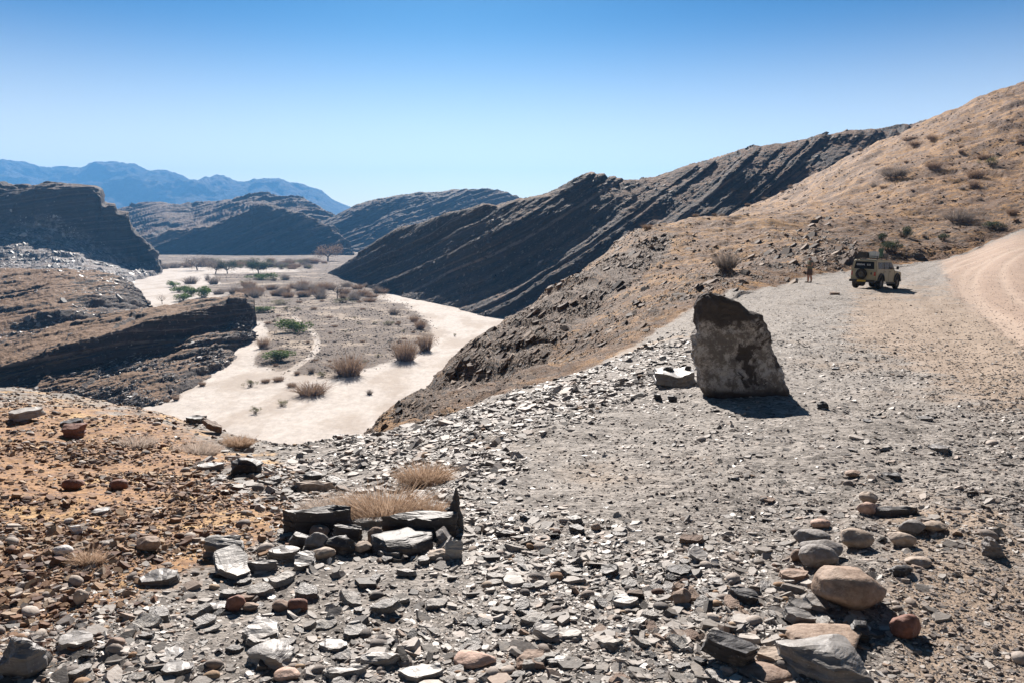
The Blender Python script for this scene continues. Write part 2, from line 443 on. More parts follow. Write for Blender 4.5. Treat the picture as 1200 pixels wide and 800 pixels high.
bm = np.clip(np.maximum(np.maximum(bar, bar2), far), 0, 1)
def curve_mask(pts, width):
    pts = np.array(pts, float); best = np.full(RV.shape[:2], 1e9)
    w = [np.array(Rv(*q)[:2]) for q in pts]
    for a_, b_ in zip(w, w[1:]):
        e = b_ - a_; q = RV[..., :2] - a_; tt = np.clip((q @ e) / (e @ e), 0, 1)
        best = np.minimum(best, np.abs(np.linalg.norm(q - tt[..., None] * e, axis=-1) - .0))
    return np.exp(-(np.abs(best - .85) / width) ** 2), np.exp(-(best / 2.2) ** 2)
trk, trw = curve_mask([(338, 437), (352, 428), (364, 420), (371, 411), (372, 402), (368, 393), (362, 386), (352, 380), (345, 372)], .28)
RV[..., 2] -= trk * .08
RV[..., 2] += fbm(RV, 22, 4, .5, seed=51) * .5 + fbm(RV, 2.5, 3, .6, seed=52) * .10 * np.clip(1 - ys[:, None] / 900, 0, 1) + bm * .55
t = NT('riverbed_material'); p = t.P()
sand = t.mix(t.step(t.noise(.5, 8, .75, t.vmul(p, (1.4, .8, 1))), .35, .65), (.56, .51, .465), (.45, .405, .365))
sand = t.mix(t.math('MULTIPLY', t.step(t.noise(.06, 5, .6, t.vmul(p, (1.6, .5, 1))), .46, .62), .7), sand, (.36, .30, .25))
peb = t.mix(t.step(t.noise(.9, 7, .8), .42, .6), (.155, .118, .093), (.075, .058, .048))
peb = t.mix(t.step(t.noise(.08, 4, .6), .50, .66), peb, (.33, .265, .205))
bf = t.step(t.math('ADD', t.attr('bar'), t.math('MULTIPLY', t.math('SUBTRACT', t.noise(.11, 6, .7), .5), 1.0)), .22, .45)
c = t.mix(t.math('MULTIPLY', bf, .95), sand, peb)
deb = t.math('MULTIPLY', t.step(t.noise(.55, 8, .85), .60, .66), t.step(t.noise(.03, 3), .45, .6))
c = t.mix(t.math('MULTIPLY', deb, .7), c, (.14, .11, .08))
c = t.mix(t.math('MULTIPLY', t.attr('wheels'), .45), c, (.66, .58, .50))
tag(grid_mesh('riverbed', RV, t.done(c, .95, .15, t.bump(t.noise(.8, 7, .7), .22, .8)), {'bar': bm * (1 - .7 * trw), 'wheels': trk}), kind='structure')

# ---- the dark ridge right of the river
CR = [340, 380, 430, 470, 520, 580, 640, 700, 760, 820, 880, 940, 1000, 1060, 1120, 1180]
crest = [(331, 760), (322, 650), (291, 532), (269, 488), (252, 446), (236, 405), (224, 390), (205, 382), (200, 378), (188, 376), (179, 374), (167, 375), (152, 378), (149, 375), (155, 385), (165, 395)]
foot = [Rv(340, 322, -34), Rv(380, 324, -34), Rv(430, 341, -34), Rv(470, 353, -34), Rv(520, 366, -34), Rv(580, 381, -34)] + [Wd(c, y, -36) for c, y in zip(CR[6:], [275, 255, 240, 230, 222, 216, 212, 210, 210, 210])]
top = [P(c, *k) for c, k in zip(CR, crest)]
foot[0] = (foot[0][0], 700, -36)
lerp = lambda a, b, f, dz=0: (a[0] + (b[0] - a[0]) * f, a[1] + (b[1] - a[1]) * f, a[2] + (b[2] - a[2]) * f + dz)
hs_ = [max(0, b[2] - a[2]) for a, b in zip(foot, top)]
m1 = [lerp(a, b, .45, -.03 * h) for a, b, h in zip(foot, top, hs_)]
m2 = [lerp(a, b, .80, .05 * h) for a, b, h in zip(foot, top, hs_)]
V = loft([[off(a, -12, -6) for a in foot], foot, m1, m2, top, [off(a, 60, -8) for a in top], [off(a, 170, -70) for a in top]], [8, 130, 120, 80, 30, 10], 950, CR)
def rough_rock(V, bed, thick, amp, seed, cragg=1.0, warp=.35, joints=0.0):
    n = normals(V)
    d = strata(V, bed, thick, warp, seed, 4) * amp + strata(V, bed, thick * .36, warp * 1.3, seed + 1, 4) * amp * .62 + strata(V, bed, thick * .13, warp * 1.5, seed + 3, 3) * amp * .34
    if joints:
        d = d + joints * (strata(V, (1, .25, .1), thick * 1.7, .5, seed + 11, 7) + .6 * strata(V, (.8, -.3, -.1), thick * .7, .5, seed + 12, 6))
    d = d * np.clip(fbm(V, thick * 6, 3, seed=seed + 5) * 1.3 + .75, .15, 1.2)
    d = d + (fbm(V, thick * 3.2, 5, .6, seed=seed + 2)) * amp * .9 * cragg + fbm(V, thick * .5, 4, .7, seed=seed + 7) * amp * .3 * cragg
    return V + n * d[..., None]
V = rough_rock(V, BED, 10, 3.4, 60, .38, .16)
M_ridge = rock_mat('slate_ridge', (.026, .024, .027), (.066, .052, .048), (.24, .195, .175), (.24, .14, .085), .55, BED, .82, .96, .85, 1.6)
V_ridge = V; tag(grid_mesh('river_ridge', V, M_ridge), kind='structure')

# ---- rocky hills left of the river
M_left = rock_mat('slate_left', (.028, .026, .028), (.068, .054, .049), (.24, .21, .19), (.27, .165, .098), .8, (-.25, .1, .96), .80, .93, .9, .7)
# lowest slab: smooth brown back, dark cliff, grey scree
C3 = [-260, -60, 0, 60, 130, 200, 250, 283, 297]
tb = [(430, 150), (412, 178), (402, 190), (388, 200), (372, 215), (359, 235), (352, 255), (348, 268), (352, 268)]
tf = [(480, 125), (445, 152.5), (428, 160.5), (410, 166.5), (389, 180.5), (370, 200.5), (358, 228.5), (351, 248.5), (362, 252)]
cb = [(515, 122), (470, 150), (452, 158), (440, 164), (425, 178), (408, 198), (385, 226), (375, 246), (380, 250)]
ft = [(540, 116), (505, 136), (492, 143), (484, 148), (484, 149), (468, 160), (438, 186), (406, 232), (397, 252)]
rows = [[Wd(c, y - 12, -37) for c, (q, y) in zip(C3, ft)],
        [Rv(c, q, RIVER + .1) for c, (q, y) in zip(C3, ft)], [lerp(Rv(c, q, RIVER), P(c, *k), .45, 1.6) for c, (q, y), k in zip(C3, ft, cb)],
        [P(c, *k) for c, k in zip(C3, cb)], [P(c, *k) for c, k in zip(C3, tf)], [P(c, *k) for c, k in zip(C3, tb)],
        [Wd(c, k[1] + 25, -38) for c, k in zip(C3, tb)]]
V = loft(rows, [8, 80, 80, 90, 110, 25], 620, C3)
V = rough_rock(V, (-.3, .1, .95), 2.6, .85, 80, .9, .3, .7)
V_slab = V; tag(grid_mesh('slab_hill', V, M_left), kind='structure')
# middle hill
C2 = [-320, -60, 0, 60, 110, 140, 160, 168, 174]
tb = [(300, 400), (312, 370), (315, 360), (315, 360), (321, 350), (326, 350), (334, 365), (342, 370), (355, 358)]
tm = [(345, 290), (340, 298), (338, 300), (333, 300), (332, 310), (336, 325), (343, 350), (350, 362), (358, 355)]
ft = [(c_[0], c_[1], RIVER - 1.2) for c_ in [Wd(-320, 200, 0), Wd(-60, 215, 0), Wd(0, 220, 0), Wd(60, 228, 0), Wd(110, 262, 0), Wd(140, 298, 0), Wd(160, 335, 0), Wd(168, 348, 0), Wd(174, 350, 0)]]
rows = [[off(a, -10, -4) for a in ft], ft, [P(c, *k) for c, k in zip(C2, tm)], [P(c, *k) for c, k in zip(C2, tb)], [Wd(c, k[1] + 50, -40) for c, k in zip(C2, tb)]]
V = loft(rows, [8, 120, 80, 20], 480, C2)
V = rough_rock(V, (-.2, .1, .97), 4, 1.4, 90, .8)
V_rocky = V; tag(grid_mesh('rocky_hill', V, M_left), kind='structure')
# upper mesa with its cliff
C1 = [-400, -60, 0, 50, 80, 112, 119, 122, 135, 138, 151, 154, 163, 172, 182, 190]
tb = [(215, 700), (216, 700), (216, 700), (215, 700), (217, 700), (220, 700), (223, 700), (237, 700), (239, 700), (246, 698), (248, 696), (260, 694), (274, 690), (285, 684), (302, 672), (322, 662)]
cb = [(262, 640), (262, 640), (262, 640), (268, 640), (276, 642), (288, 645), (290, 646), (292, 646), (297, 650), (299, 650), (304, 652), (306, 652), (311, 652), (316, 650), (321, 645), (327, 640)]
lip = [(238, 656), (230, 655), (228, 654), (222, 657), (221, 660), (223, 662), (226, 662), (240, 662), (242, 664), (249, 666), (251, 666), (263, 664), (277, 664), (288, 662), (305, 654), (323, 646)]
ft = [Rv(c, q, RIVER - 2) for c, q in zip(C1, [345, 345, 345, 343, 341, 338, 337.5, 337, 336.5, 336, 335, 335, 334, 333.5, 333, 332])]
rows = [[off(a, -30, -6) for a in ft], ft, [P(c, *k) for c, k in zip(C1, cb)], [P(c, *k) for c, k in zip(C1, lip)], [P(c, *k) for c, k in zip(C1, tb)], [off(P(c, *k), 60, -10) for c, k in zip(C1, tb)], [Wd(c, k[1] + 200, -45) for c, k in zip(C1, tb)]]
V = loft(rows, [8, 110, 110, 50, 12, 8], 560, C1)
V = rough_rock(V, (-.15, .1, .98), 9, 2.2, 100, .7, .25, 2.2)
sp = pix(V); scree = polymask(sp[0], sp[1], [(20, 262), (60, 256), (110, 285), (150, 306), (196, 322), (198, 345), (100, 345), (60, 325), (0, 320), (-200, 320), (-200, 300), (0, 275)], 10)
t = NT('mesa_material')
M_mesa = rock_mat('slate_mesa', (.028, .026, .029), (.058, .05, .05), (.15, .135, .13), (.15, .105, .085), .45, (-.15, .1, .98), .86, .98, .4, .8)
nt = M_mesa.node_tree; pb = nt.nodes['Principled BSDF']; src = pb.inputs['Base Color'].links[0].from_socket
mx = nt.nodes.new('ShaderNodeMix'); mx.data_type = 'RGBA'; at = nt.nodes.new('ShaderNodeAttribute'); at.attribute_name = 'scree'
nn = nt.nodes.new('ShaderNodeTexNoise'); nn.inputs['Scale'].default_value = .16; nn.inputs['Detail'].default_value = 8; nn.inputs['Roughness'].default_value = .8
gg = nt.nodes.new('ShaderNodeNewGeometry'); nt.links.new(gg.outputs['Position'], nn.inputs['Vector'])
mr = nt.nodes.new('ShaderNodeMapRange'); nt.links.new(nn.outputs['Fac'], mr.inputs[0]); mr.inputs[1].default_value = .44; mr.inputs[2].default_value = .60
mm = nt.nodes.new('ShaderNodeMath'); mm.operation = 'MULTIPLY'; nt.links.new(mr.outputs[0], mm.inputs[0]); nt.links.new(at.outputs['Fac'], mm.inputs[1])
nt.links.new(mm.outputs[0], mx.inputs['Factor']); nt.links.new(src, mx.inputs[6]); mx.inputs[7].default_value = (.36, .34, .33, 1); nt.links.new(mx.outputs[2], pb.inputs['Base Color'])
bpy.data.materials.remove(t.m)
V_mesa = V; tag(grid_mesh('mesa_cliff', V, M_mesa, {'scree': scree}), kind='structure')

# ---- hills across the bend
M_far = rock_mat('far_hill', (.05, .043, .042), (.085, .070, .065), (.17, .145, .13), (.19, .13, .10), .12, (-.45, .2, .87), .80, .97, .5, 6.0)
def simple_hill(name, pts, feet, back=400, mid=.5, bulge=.05, seg=(6, 90, 70, 20, 8), nu=420, thick=26, amp=6, seed=120, mat=None, face=.9):
    C = [a[0] for a in pts]
    top = [P(*a) for a in pts]
    ft = [P(*a) for a in feet]
    m = [lerp(a, b, mid, bulge * abs(b[2] - a[2])) for a, b in zip(ft, top)]
    rows = [[off(a, -40, -15) for a in ft], ft, m, top, [off(a, 120, -8) for a in top], [off(a, back, -.6 * abs(a[2] + 32) - 60) for a in top]]
    V = loft(rows, list(seg), nu, C)
    V = rough_rock(V, (-.45, .2, .87), thick, amp, seed, .7, .3, amp * .5)
    return tag(grid_mesh(name, V, mat or M_far), kind='structure')
simple_hill('bend_hill', [(90, 262, 1900), (140, 246, 1850), (180, 236, 1800), (212, 243, 1750), (255, 238, 1750), (300, 229, 1750), (345, 231, 1750), (372, 241, 1750), (400, 262, 1750), (425, 285, 1700)],
            [(90, 310, 1150), (140, 310, 1150), (180, 308, 1150), (212, 306, 1150), (255, 306, 1150), (300, 306, 1150), (345, 306, 1150), (372, 306, 1150), (400, 306, 1150), (425, 306, 1150)], seed=120, thick=24, amp=8)
simple_hill('bend_spur', [(120, 306, 1150), (160, 288, 1180), (200, 274, 1200), (250, 262, 1200), (300, 248, 1200), (322, 243, 1200), (345, 247, 1200), (365, 253, 1200), (388, 268, 1190), (405, 290, 1150), (412, 304, 1120)],
            [(120, 313, 1060), (160, 312, 1090), (200, 312, 1110), (250, 312, 1115), (300, 312, 1115), (322, 312, 1120), (345, 312, 1120), (365, 312, 1120), (388, 312, 1115), (405, 311, 1090), (412, 311, 1080)], back=250, mid=.6, bulge=.12, seed=130, thick=16, amp=6)
simple_hill('valley_hill', [(340, 292, 1500), (375, 262, 1450), (420, 240, 1450), (460, 229, 1450), (520, 224, 1450), (560, 221, 1450), (585, 225, 1450), (620, 240, 1450), (700, 275, 1450)],
            [(340, 305, 1280), (375, 306, 1250), (420, 306, 1240), (460, 306, 1240), (520, 306, 1240), (560, 306, 1240), (585, 306, 1240), (620, 306, 1240), (700, 306, 1240)], mid=.55, bulge=.08, seed=140, thick=20, amp=6)
# ---- mountains on the horizon
t = NT('mountain_material')
c = t.mix(t.step(t.noise(.0016, 7, .7), .4, .65), (.03, .028, .028), (.15, .115, .10))
M_mtn = t.done(c, .95, .1, t.bump(t.noise(.004, 8, .75), 110, 1.0))
cr = [(-700, 215), (-400, 205), (-200, 190), (-60, 196), (0, 192), (30, 194), (58, 198), (85, 195), (112, 191), (146, 191), (170, 197), (200, 203), (240, 208), (262, 211), (280, 217), (303, 213), (325, 212), (345, 219), (372, 225), (392, 237), (410, 244), (440, 252), (480, 262), (560, 275), (700, 285)]
YM = 6500
C = [a[0] for a in cr]; top = [P(a[0], a[1], YM) for a in cr]
ft = [Wd(a[0], YM - 2300, -60) for a in cr]
rows = [ft, [lerp(a, b, .5, -40) for a, b in zip(ft, top)], top, [off(a, 900, -200) for a in top], [off(a, 1900, -700) for a in top]]
V = loft(rows, [60, 110, 25, 8], 600, C)
n = normals(V); hz = np.clip((V[..., 2] + 60) / 400, 0, 1)
rid = 1 - 2 * np.abs(fbm(V * np.array([1, .55, 1]), 900, 5, .55, seed=150))
V[..., 2] += fbm(V, 420, 5, .6, seed=152) * 60 * hz
V[..., 2] += (rid - .6) * 260 * hz * np.clip(np.concatenate([np.ones(60) * 1, np.linspace(1, .12, 110), np.linspace(.12, 1, 33 + 1)])[:V.shape[0], None], 0, 1)
tag(grid_mesh('mountains', V, M_mtn), kind='structure')
# ================================================================== helpers for what stands or lies on the ground
GP = pix(D); GN = normals(D)
RP = pix(RV)
GP32 = tuple(a.astype(np.float32) for a in GP); RP32 = tuple(a.astype(np.float32) for a in RP)
def at(px, py, V=None, N=None):
    """the point of a surface that a sight line meets first"""
    V, pp = (D, GP32) if V is None else (RV, RP32)
    d2 = (pp[0] - px) ** 2 + (pp[1] - py) ** 2
    k = np.argpartition(d2, 120, axis=None)[:120]
    e = d2.reshape(-1)[k]; q = V.reshape(-1, 3)[k]; e = np.where(q[:, 1] < 1.6, 1e8, e); ok = e < max(16.0, 3 * e.min())
    ok &= q[:, 1] < q[ok, 1].min() * 1.12 + .1
    j = np.argmin(np.where(ok, e, 1e9))
    return Vector(q[j]), (Vector(GN.reshape(-1, 3)[k][j]) if V is D else Vector((0, 0, 1)))
def slant(p): return (Vector(p) - Vector((0, 0, EYE))).length
def mesh_obj(name, bm, mat, parent=None, smooth=False, loc=None):
    me = bpy.data.meshes.new(name); bm.to_mesh(me); bm.free()
    for m in (mat if isinstance(mat, (list, tuple)) else [mat]): me.materials.append(m)
    me.polygons.foreach_set('use_smooth', [smooth] * len(me.polygons))
    o = bpy.data.objects.new(name, me); link(o, parent)
    if loc is not None: o.location = loc
    return o
def soup(name, V, faces_per, mat, smooth=False, seeds=None):
    """one mesh of N small pieces: V (N, k, 3), faces_per: lists of vertex indices within a piece"""
    N, k = V.shape[:2]
    me = bpy.data.meshes.new(name)
    me.vertices.add(N * k); me.vertices.foreach_set('co', V.reshape(-1).astype(np.float32))
    fl = np.concatenate([np.array(f) for f in faces_per]); cnt = np.array([len(f) for f in faces_per])
    li = (np.arange(N)[:, None] * k + fl[None, :]).reshape(-1)
    ls = (np.arange(N)[:, None] * len(fl) + np.concatenate([[0], np.cumsum(cnt)[:-1]])[None, :]).reshape(-1)
    me.loops.add(len(li)); me.polygons.add(len(ls))
    me.loops.foreach_set('vertex_index', li.astype(np.int32))
    me.polygons.foreach_set('loop_start', ls.astype(np.int32))
    me.polygons.foreach_set('use_smooth', np.full(len(ls), smooth))
    me.update(calc_edges=True)
    me.materials.append(mat)
    return link(bpy.data.objects.new(name, me))

# ---- stone materials: tone differs from stone to stone
def stone_mat(name, stops, rough=.66, spec=.33, island=True, bumpd=.004, scale=30):
    t = NT(name)
    if island: rnd = t.node('ShaderNodeNewGeometry').outputs['Random Per Island']
    else: rnd = t.node('ShaderNodeObjectInfo').outputs['Random']
    c = t.ramp(rnd, stops)
    v = t.obj() if not island else None
    if not island and 'slat' not in name: scale = 34
    n = t.noise(scale, 5, .65, v)
    c = t.mix(t.math('MULTIPLY', t.step(n, .38, .64), .65), c, t.mix(1.0, c, (.62, .58, .55), 'MULTIPLY'))
    c = t.mix(t.math('MULTIPLY', t.step(t.noise(scale * .35, 4, .7, v), .56, .68), .35), c, (.36, .29, .22))
    nb_ = t.bump(t.noise(scale * 1.5, 5, .7, v), bumpd, .8)
    if not island:
        lay = t.noise(5 if 'slat' in name else 14, 4, .6, t.vmul(v, (1.0, 1.0, 14.0) if 'slat' in name else (1.5, 1.5, 2.0)))
        nb_ = t.bump(lay, bumpd * (2.5 if 'slat' in name else 3.5), .9, nb_)
        c = t.mix(t.math('MULTIPLY', t.step(lay, .42, .62), .4), c, t.mix(1.0, c, (.55, .5, .47), 'MULTIPLY'))
        c = t.mix(t.math('MULTIPLY', t.step(t.noise(60, 4, .7, v), .6, .7), .35), c, (.5, .46, .41))
    return t.done(c, rough, spec, nb_)
S_slate = [(0, (.06, .053, .048)), (.25, (.165, .147, .13)), (.55, (.28, .252, .226)), (.82, (.40, .365, .33)), (.93, (.25, .17, .12)), (1, (.48, .445, .405))]
S_warm = [(0, (.08, .045, .035)), (.3, (.18, .10, .065)), (.55, (.29, .175, .10)), (.8, (.40, .29, .19)), (.93, (.22, .20, .19)), (1, (.55, .48, .41))]
S_mixed = [(0, (.08, .07, .068)), (.3, (.19, .165, .15)), (.6, (.29, .24, .205)), (.85, (.38, .33, .29)), (1, (.48, .42, .37))]
S_hill = [(0, (.05, .03, .02)), (.5, (.13, .070, .032)), (.88, (.22, .13, .062)), (1, (.40, .31, .22))]
M_slate = stone_mat('slate_flakes', S_slate); M_slatel = stone_mat('pale_slate_flakes', [(0, (.07, .062, .055)), (.3, (.22, .197, .175)), (.65, (.38, .35, .315)), (1, (.58, .545, .50))], .55, .4); M_warm = stone_mat('ochre_stones', S_warm, .8, .25)
M_mixed = stone_mat('mixed_gravel', S_mixed, .8, .3); M_hillst = stone_mat('hillside_stones', S_hill, .85, .25)
O_slate = stone_mat('slate_slab', [(0, (.15, .14, .132)), (.5, (.24, .226, .212)), (1, (.36, .34, .32))], .55, .5, False, .004, 14)
O_dark = stone_mat('dark_slate', [(0, (.035, .034, .038)), (1, (.085, .08, .08))], .6, .4, False, .004, 14)
O_pale = stone_mat('pale_slate', [(0, (.30, .282, .26)), (1, (.42, .40, .37))], .65, .3, False, .004, 14)
O_brown = stone_mat('brown_stone', [(0, (.20, .135, .10)), (.5, (.28, .195, .15)), (1, (.36, .265, .20))], .75, .3, False, .003, 10)
O_red = stone_mat('reddish_stone', [(0, (.17, .075, .055)), (1, (.33, .175, .13))], .75, .3, False, .003, 10)
O_tan = stone_mat('tan_cobble', [(0, (.34, .27, .21)), (1, (.44, .36, .295))], .75, .3, False, .003, 10)
O_greyc = stone_mat('grey_cobble', [(0, (.17, .155, .15)), (1, (.28, .26, .245))], .7, .35, False, .003, 10)
O_pink = stone_mat('pink_cobble', [(0, (.50, .34, .27)), (1, (.56, .40, .32))], .75, .3, False, .003, 10)
O_white = stone_mat('white_stone', [(0, (.60, .58, .55)), (1, (.68, .65, .62))], .7, .35, False, .003, 10)

# ---- loose stone, too much of it to count
def cells(weight, V=None, pxmin=-140, pxmax=1340):
    """pick grid cells by their size in view times a weight"""
    V, (a, b) = (D, GP) if V is None else (V, pix(V))
    ar = ((a[:-1, 1:] - a[:-1, :-1]) * (b[1:, :-1] - b[:-1, :-1]) - (b[:-1, 1:] - b[:-1, :-1]) * (a[1:, :-1] - a[:-1, :-1]))
    ar = np.clip(-ar, 0.02 * np.abs(ar), 60)
    w = ar * weight[:-1, :-1] * (a[:-1, :-1] > pxmin) * (a[:-1, :-1] < pxmax) * (b[:-1, :-1] < 900) * (V[:-1, :-1, 1] > 1.5)
    cdf = np.cumsum(w.reshape(-1)); return cdf / cdf[-1]
def scatter(n, weight, V=None):
    cdf = cells(weight, V); k = np.searchsorted(cdf, rng.random(n))
    N_ = GN if V is None else normals(V); V = D if V is None else V
    i, j = np.unravel_index(np.minimum(k, len(cdf) - 1), (V.shape[0] - 1, V.shape[1] - 1))
    u, v = rng.random((2, n, 1))
    p = (V[i, j] * (1 - u) + V[i, j + 1] * u) * (1 - v) + (V[i + 1, j] * (1 - u) + V[i + 1, j + 1] * u) * v
    return p, N_[i, j]
def frames(nrm, tilt, n):
    """random tilted frames: returns ex, ey, ez (n, 3)"""
    ez = nrm * .9 + np.array([0, 0, .1]) + rng.normal(0, 1, (n, 3)) * tilt[:, None]
    ez /= np.linalg.norm(ez, axis=1, keepdims=True); ez[ez[:, 2] < 0] *= -1
    a = rng.random(n) * 2 * math.pi
    r = np.stack([np.cos(a), np.sin(a), 0 * a], 1)
    ex = r - ez * (r * ez).sum(1, keepdims=True); ex /= np.linalg.norm(ex, axis=1, keepdims=True)
    return ex, np.cross(ez, ex), ez
def flakes(name, n, weight, mat, pxsize=2.2, cap=.13, pxcap=30, thick=(.09, .34), tilt=.16, sink=.3, power=.5, V=None, bed=None):
    p, nr = scatter(n, weight, V)
    if bed is not None: nr = np.ones((n, 1)) * (np.array(bed) / np.linalg.norm(bed))
    dist_ = np.linalg.norm(p - np.array([0, 0, EYE]), axis=1)
    s = np.minimum(pxsize * rng.random(n) ** -power, pxcap) * dist_ / F
    s = np.minimum(s, cap * rng.uniform(.5, 1, n)) * .5
    tl = np.where(rng.random(n) < .12, tilt * 3.2, tilt)
    ex, ey, ez = frames(nr, tl, n)
    K = 6
    ang = (np.arange(K)[None] + rng.uniform(-.33, .33, (n, K))) * 2 * math.pi / K
    rad = rng.uniform(.62, 1.12, (n, K)); asp = rng.uniform(.45, 1, (n, 1))
    X = np.cos(ang) * rad; Y = np.sin(ang) * rad * asp
    th = rng.uniform(*thick, (n, 1))
    ins = rng.uniform(.72, .97, (n, K))
    slope = rng.uniform(-.16, .16, (n, 2))
    zt = th * (1 - sink) + slope[:, :1] * X + slope[:, 1:] * Y
    bot = X[..., None] * ex[:, None] + Y[..., None] * ey[:, None] - (th * sink)[..., None] * ez[:, None] * 1.6
    top_ = (X * ins)[..., None] * ex[:, None] + (Y * ins)[..., None] * ey[:, None] + np.maximum(zt, .03)[..., None] * ez[:, None]
    V = np.concatenate([bot, top_], 1) * s[:, None, None] + p[:, None]
    fs = [list(range(K, 2 * K))] + [[k, (k + 1) % K, K + (k + 1) % K, K + k] for k in range(K)]
    o = soup(name, V, fs, mat); tag(o, kind='stuff'); return o
ico = bmesh.new(); bmesh.ops.create_icosphere(ico, subdivisions=2, radius=1)
ICO_V = np.array([v.co[:] for v in ico.verts]); ICO_F = [[v.index for v in f.verts] for f in ico.faces]; ico.free()
def pebbles(name, n, weight, mat, pxsize=3, cap=.12, pxcap=22, power=.5):
    p, nr = scatter(n, weight)
    dist_ = np.linalg.norm(p - np.array([0, 0, EYE]), axis=1)
    s = np.minimum(np.minimum(pxsize * rng.random(n) ** -power, pxcap) * dist_ / F, cap * rng.uniform(.5, 1, n)) * .5
    ex, ey, ez = frames(nr, np.full(n, .12), n)
    sc = np.stack([np.ones(n), rng.uniform(.6, .95, n), rng.uniform(.35, .7, n)], 1)
    q = ICO_V[None] * (1 + .22 * noise3(ICO_V[None] * 1.3 + rng.random((n, 1, 3)) * 900))[..., None] * sc[:, None]
    V = (q[..., :1] * ex[:, None] + q[..., 1:2] * ey[:, None] + (q[..., 2:] + .15) * ez[:, None]) * s[:, None, None] + p[:, None]
    o = soup(name, V, ICO_F, mat, True); tag(o, kind='stuff'); return o
nzw = np.clip(fbm(GV, 1.6, 4, .6, seed=201) * 2.2 + .75, .12, 1.6)
zone_plateau = (rowi < 5.02) * (1 - track)
grey_w = zone_plateau * (1 - ochre * .93) * (1 - dust * .55) * nzw
dense = np.maximum(polymask(GP[0], GP[1], [(230, 640), (330, 600), (560, 600), (900, 650), (950, 800), (940, 900), (-100, 900), (-100, 760), (100, 720)], 50),
                   polymask(GP[0], GP[1], [(230, 540), (330, 515), (600, 440), (760, 400), (800, 430), (620, 520), (520, 570), (330, 590), (260, 570)], 20))
flakes('slate_litter', 62000, grey_w * (.45 + dense), M_slate, 2.3, .12, 24)
flakes('coarse_slate_litter', 5600, grey_w * (dense ** 2 + .03), M_slate, 6.2, .17, 40, (.10, .34), .16)
flakes('thin_slate_litter', 30000, grey_w * (dense + .12), M_slatel, 3.1, .10, 16, (.07, .24), .15)
flakes('ochre_stone_litter', 26000, zone_plateau * ochre * nzw, M_warm, 2.2, .10, 18, (.3, .8), .22)
flakes('fine_gravel', 26000, zone_plateau * np.clip(dust + .15, 0, 1) * (1 - ochre), M_mixed, 1.7, .06, 9, (.3, .7), .25)
pebbles('pebble_litter', 1500, zone_plateau * (dense * .8 + ochre * .7 + .25 * dust) * nzw, M_mixed, 4, .11, 20)
pebbles('reddish_pebble_litter', 700, zone_plateau * (dense + ochre * 1.2) * nzw, M_warm, 4, .11, 18)
hw = hill * np.clip(fbm(GV, 9, 4, .6, seed=202) * 2.4 + .7, .1, 2) * (rowi < 9) * (1 - track)

M_scree = stone_mat('scree_stones', [(0, (.05, .045, .045)), (.45, (.13, .12, .115)), (.75, (.28, .265, .255)), (1, (.50, .48, .46))], .6, .5)
M_ledgest = stone_mat('ledge_stones', [(0, (.03, .021, .017)), (.5, (.10, .062, .040)), (.88, (.18, .118, .078)), (1, (.38, .30, .23))], .8, .25)
M_barst = stone_mat('bar_stones', [(0, (.05, .038, .03)), (.6, (.13, .10, .08)), (1, (.34, .28, .23))], .85, .2)
M_scree2 = stone_mat('dark_scree_stones', [(0, (.03, .027, .028)), (.6, (.09, .08, .076)), (.9, (.17, .15, .14)), (1, (.34, .31, .29))], .8, .2)
def on_hill(name, n, V, w, px_, mat, **kw):
    nz_ = normals(V)[..., 2]; flakes(name, n, w * np.clip(fbm(V, 25, 4, .6, seed=222) * 2.5 + .6, .05, 2), mat, px_, 9, 10, (.12, .35), .12, .3, .42, V=V, **kw)
pp = pix(V_slab); on_hill('slab_hill_scree', 11000, V_slab, polymask(pp[0], pp[1], [(-100, 470), (60, 442), (130, 427), (200, 410), (250, 387), (283, 374), (300, 384), (320, 405), (270, 430), (200, 470), (100, 490), (-100, 520)], 6) + .006, 1.5, M_scree, bed=(-.3, -.1, .95))
on_hill('rocky_hill_scree', 5000, V_rocky, np.ones(V_rocky.shape[:2]), 1.1, M_scree)
on_hill('mesa_scree', 7000, V_mesa, scree + .006, 1.3, M_scree)
on_hill('ridge_scree', 16000, V_ridge, np.ones(V_ridge.shape[:2]), 1.3, M_scree2, bed=BED)
rim_ = polymask(GP[0], GP[1], [(230, 540), (330, 515), (450, 500), (600, 452), (760, 395), (810, 400), (810, 425), (640, 520), (540, 600), (330, 600), (260, 570)], 14)
flakes('rim_slate_litter', 6500, zone_plateau * rim_ * nzw, M_slate, 4, .26, 22, (.14, .45), .2)
flakes('hillside_stone_litter', 9000, hw * (cxg > 430), M_hillst, 1.25, .9, 6, (.3, .8), .25, .3, .42)
flakes('ledge_slab_litter', 24000, ledge * hw * (cxg > 430) * (cxg < 1000), M_ledgest, 2.0, 2.6, 20, (.12, .35), .10, .3, .42, bed=(-.62, -.12, .77))
flakes('gravel_bar_stones', 9000, bm * (.3 + np.clip(fbm(RV, 9, 3, seed=260) * 2, 0, 1)), M_barst, 1.1, 1.2, 5, (.25, .7), .2, .3, .42, V=RV)
flakes('track_gravel', 3500, track * (rowi < 5.1), M_mixed, 1.2, .08, 5, (.3, .7), .25)
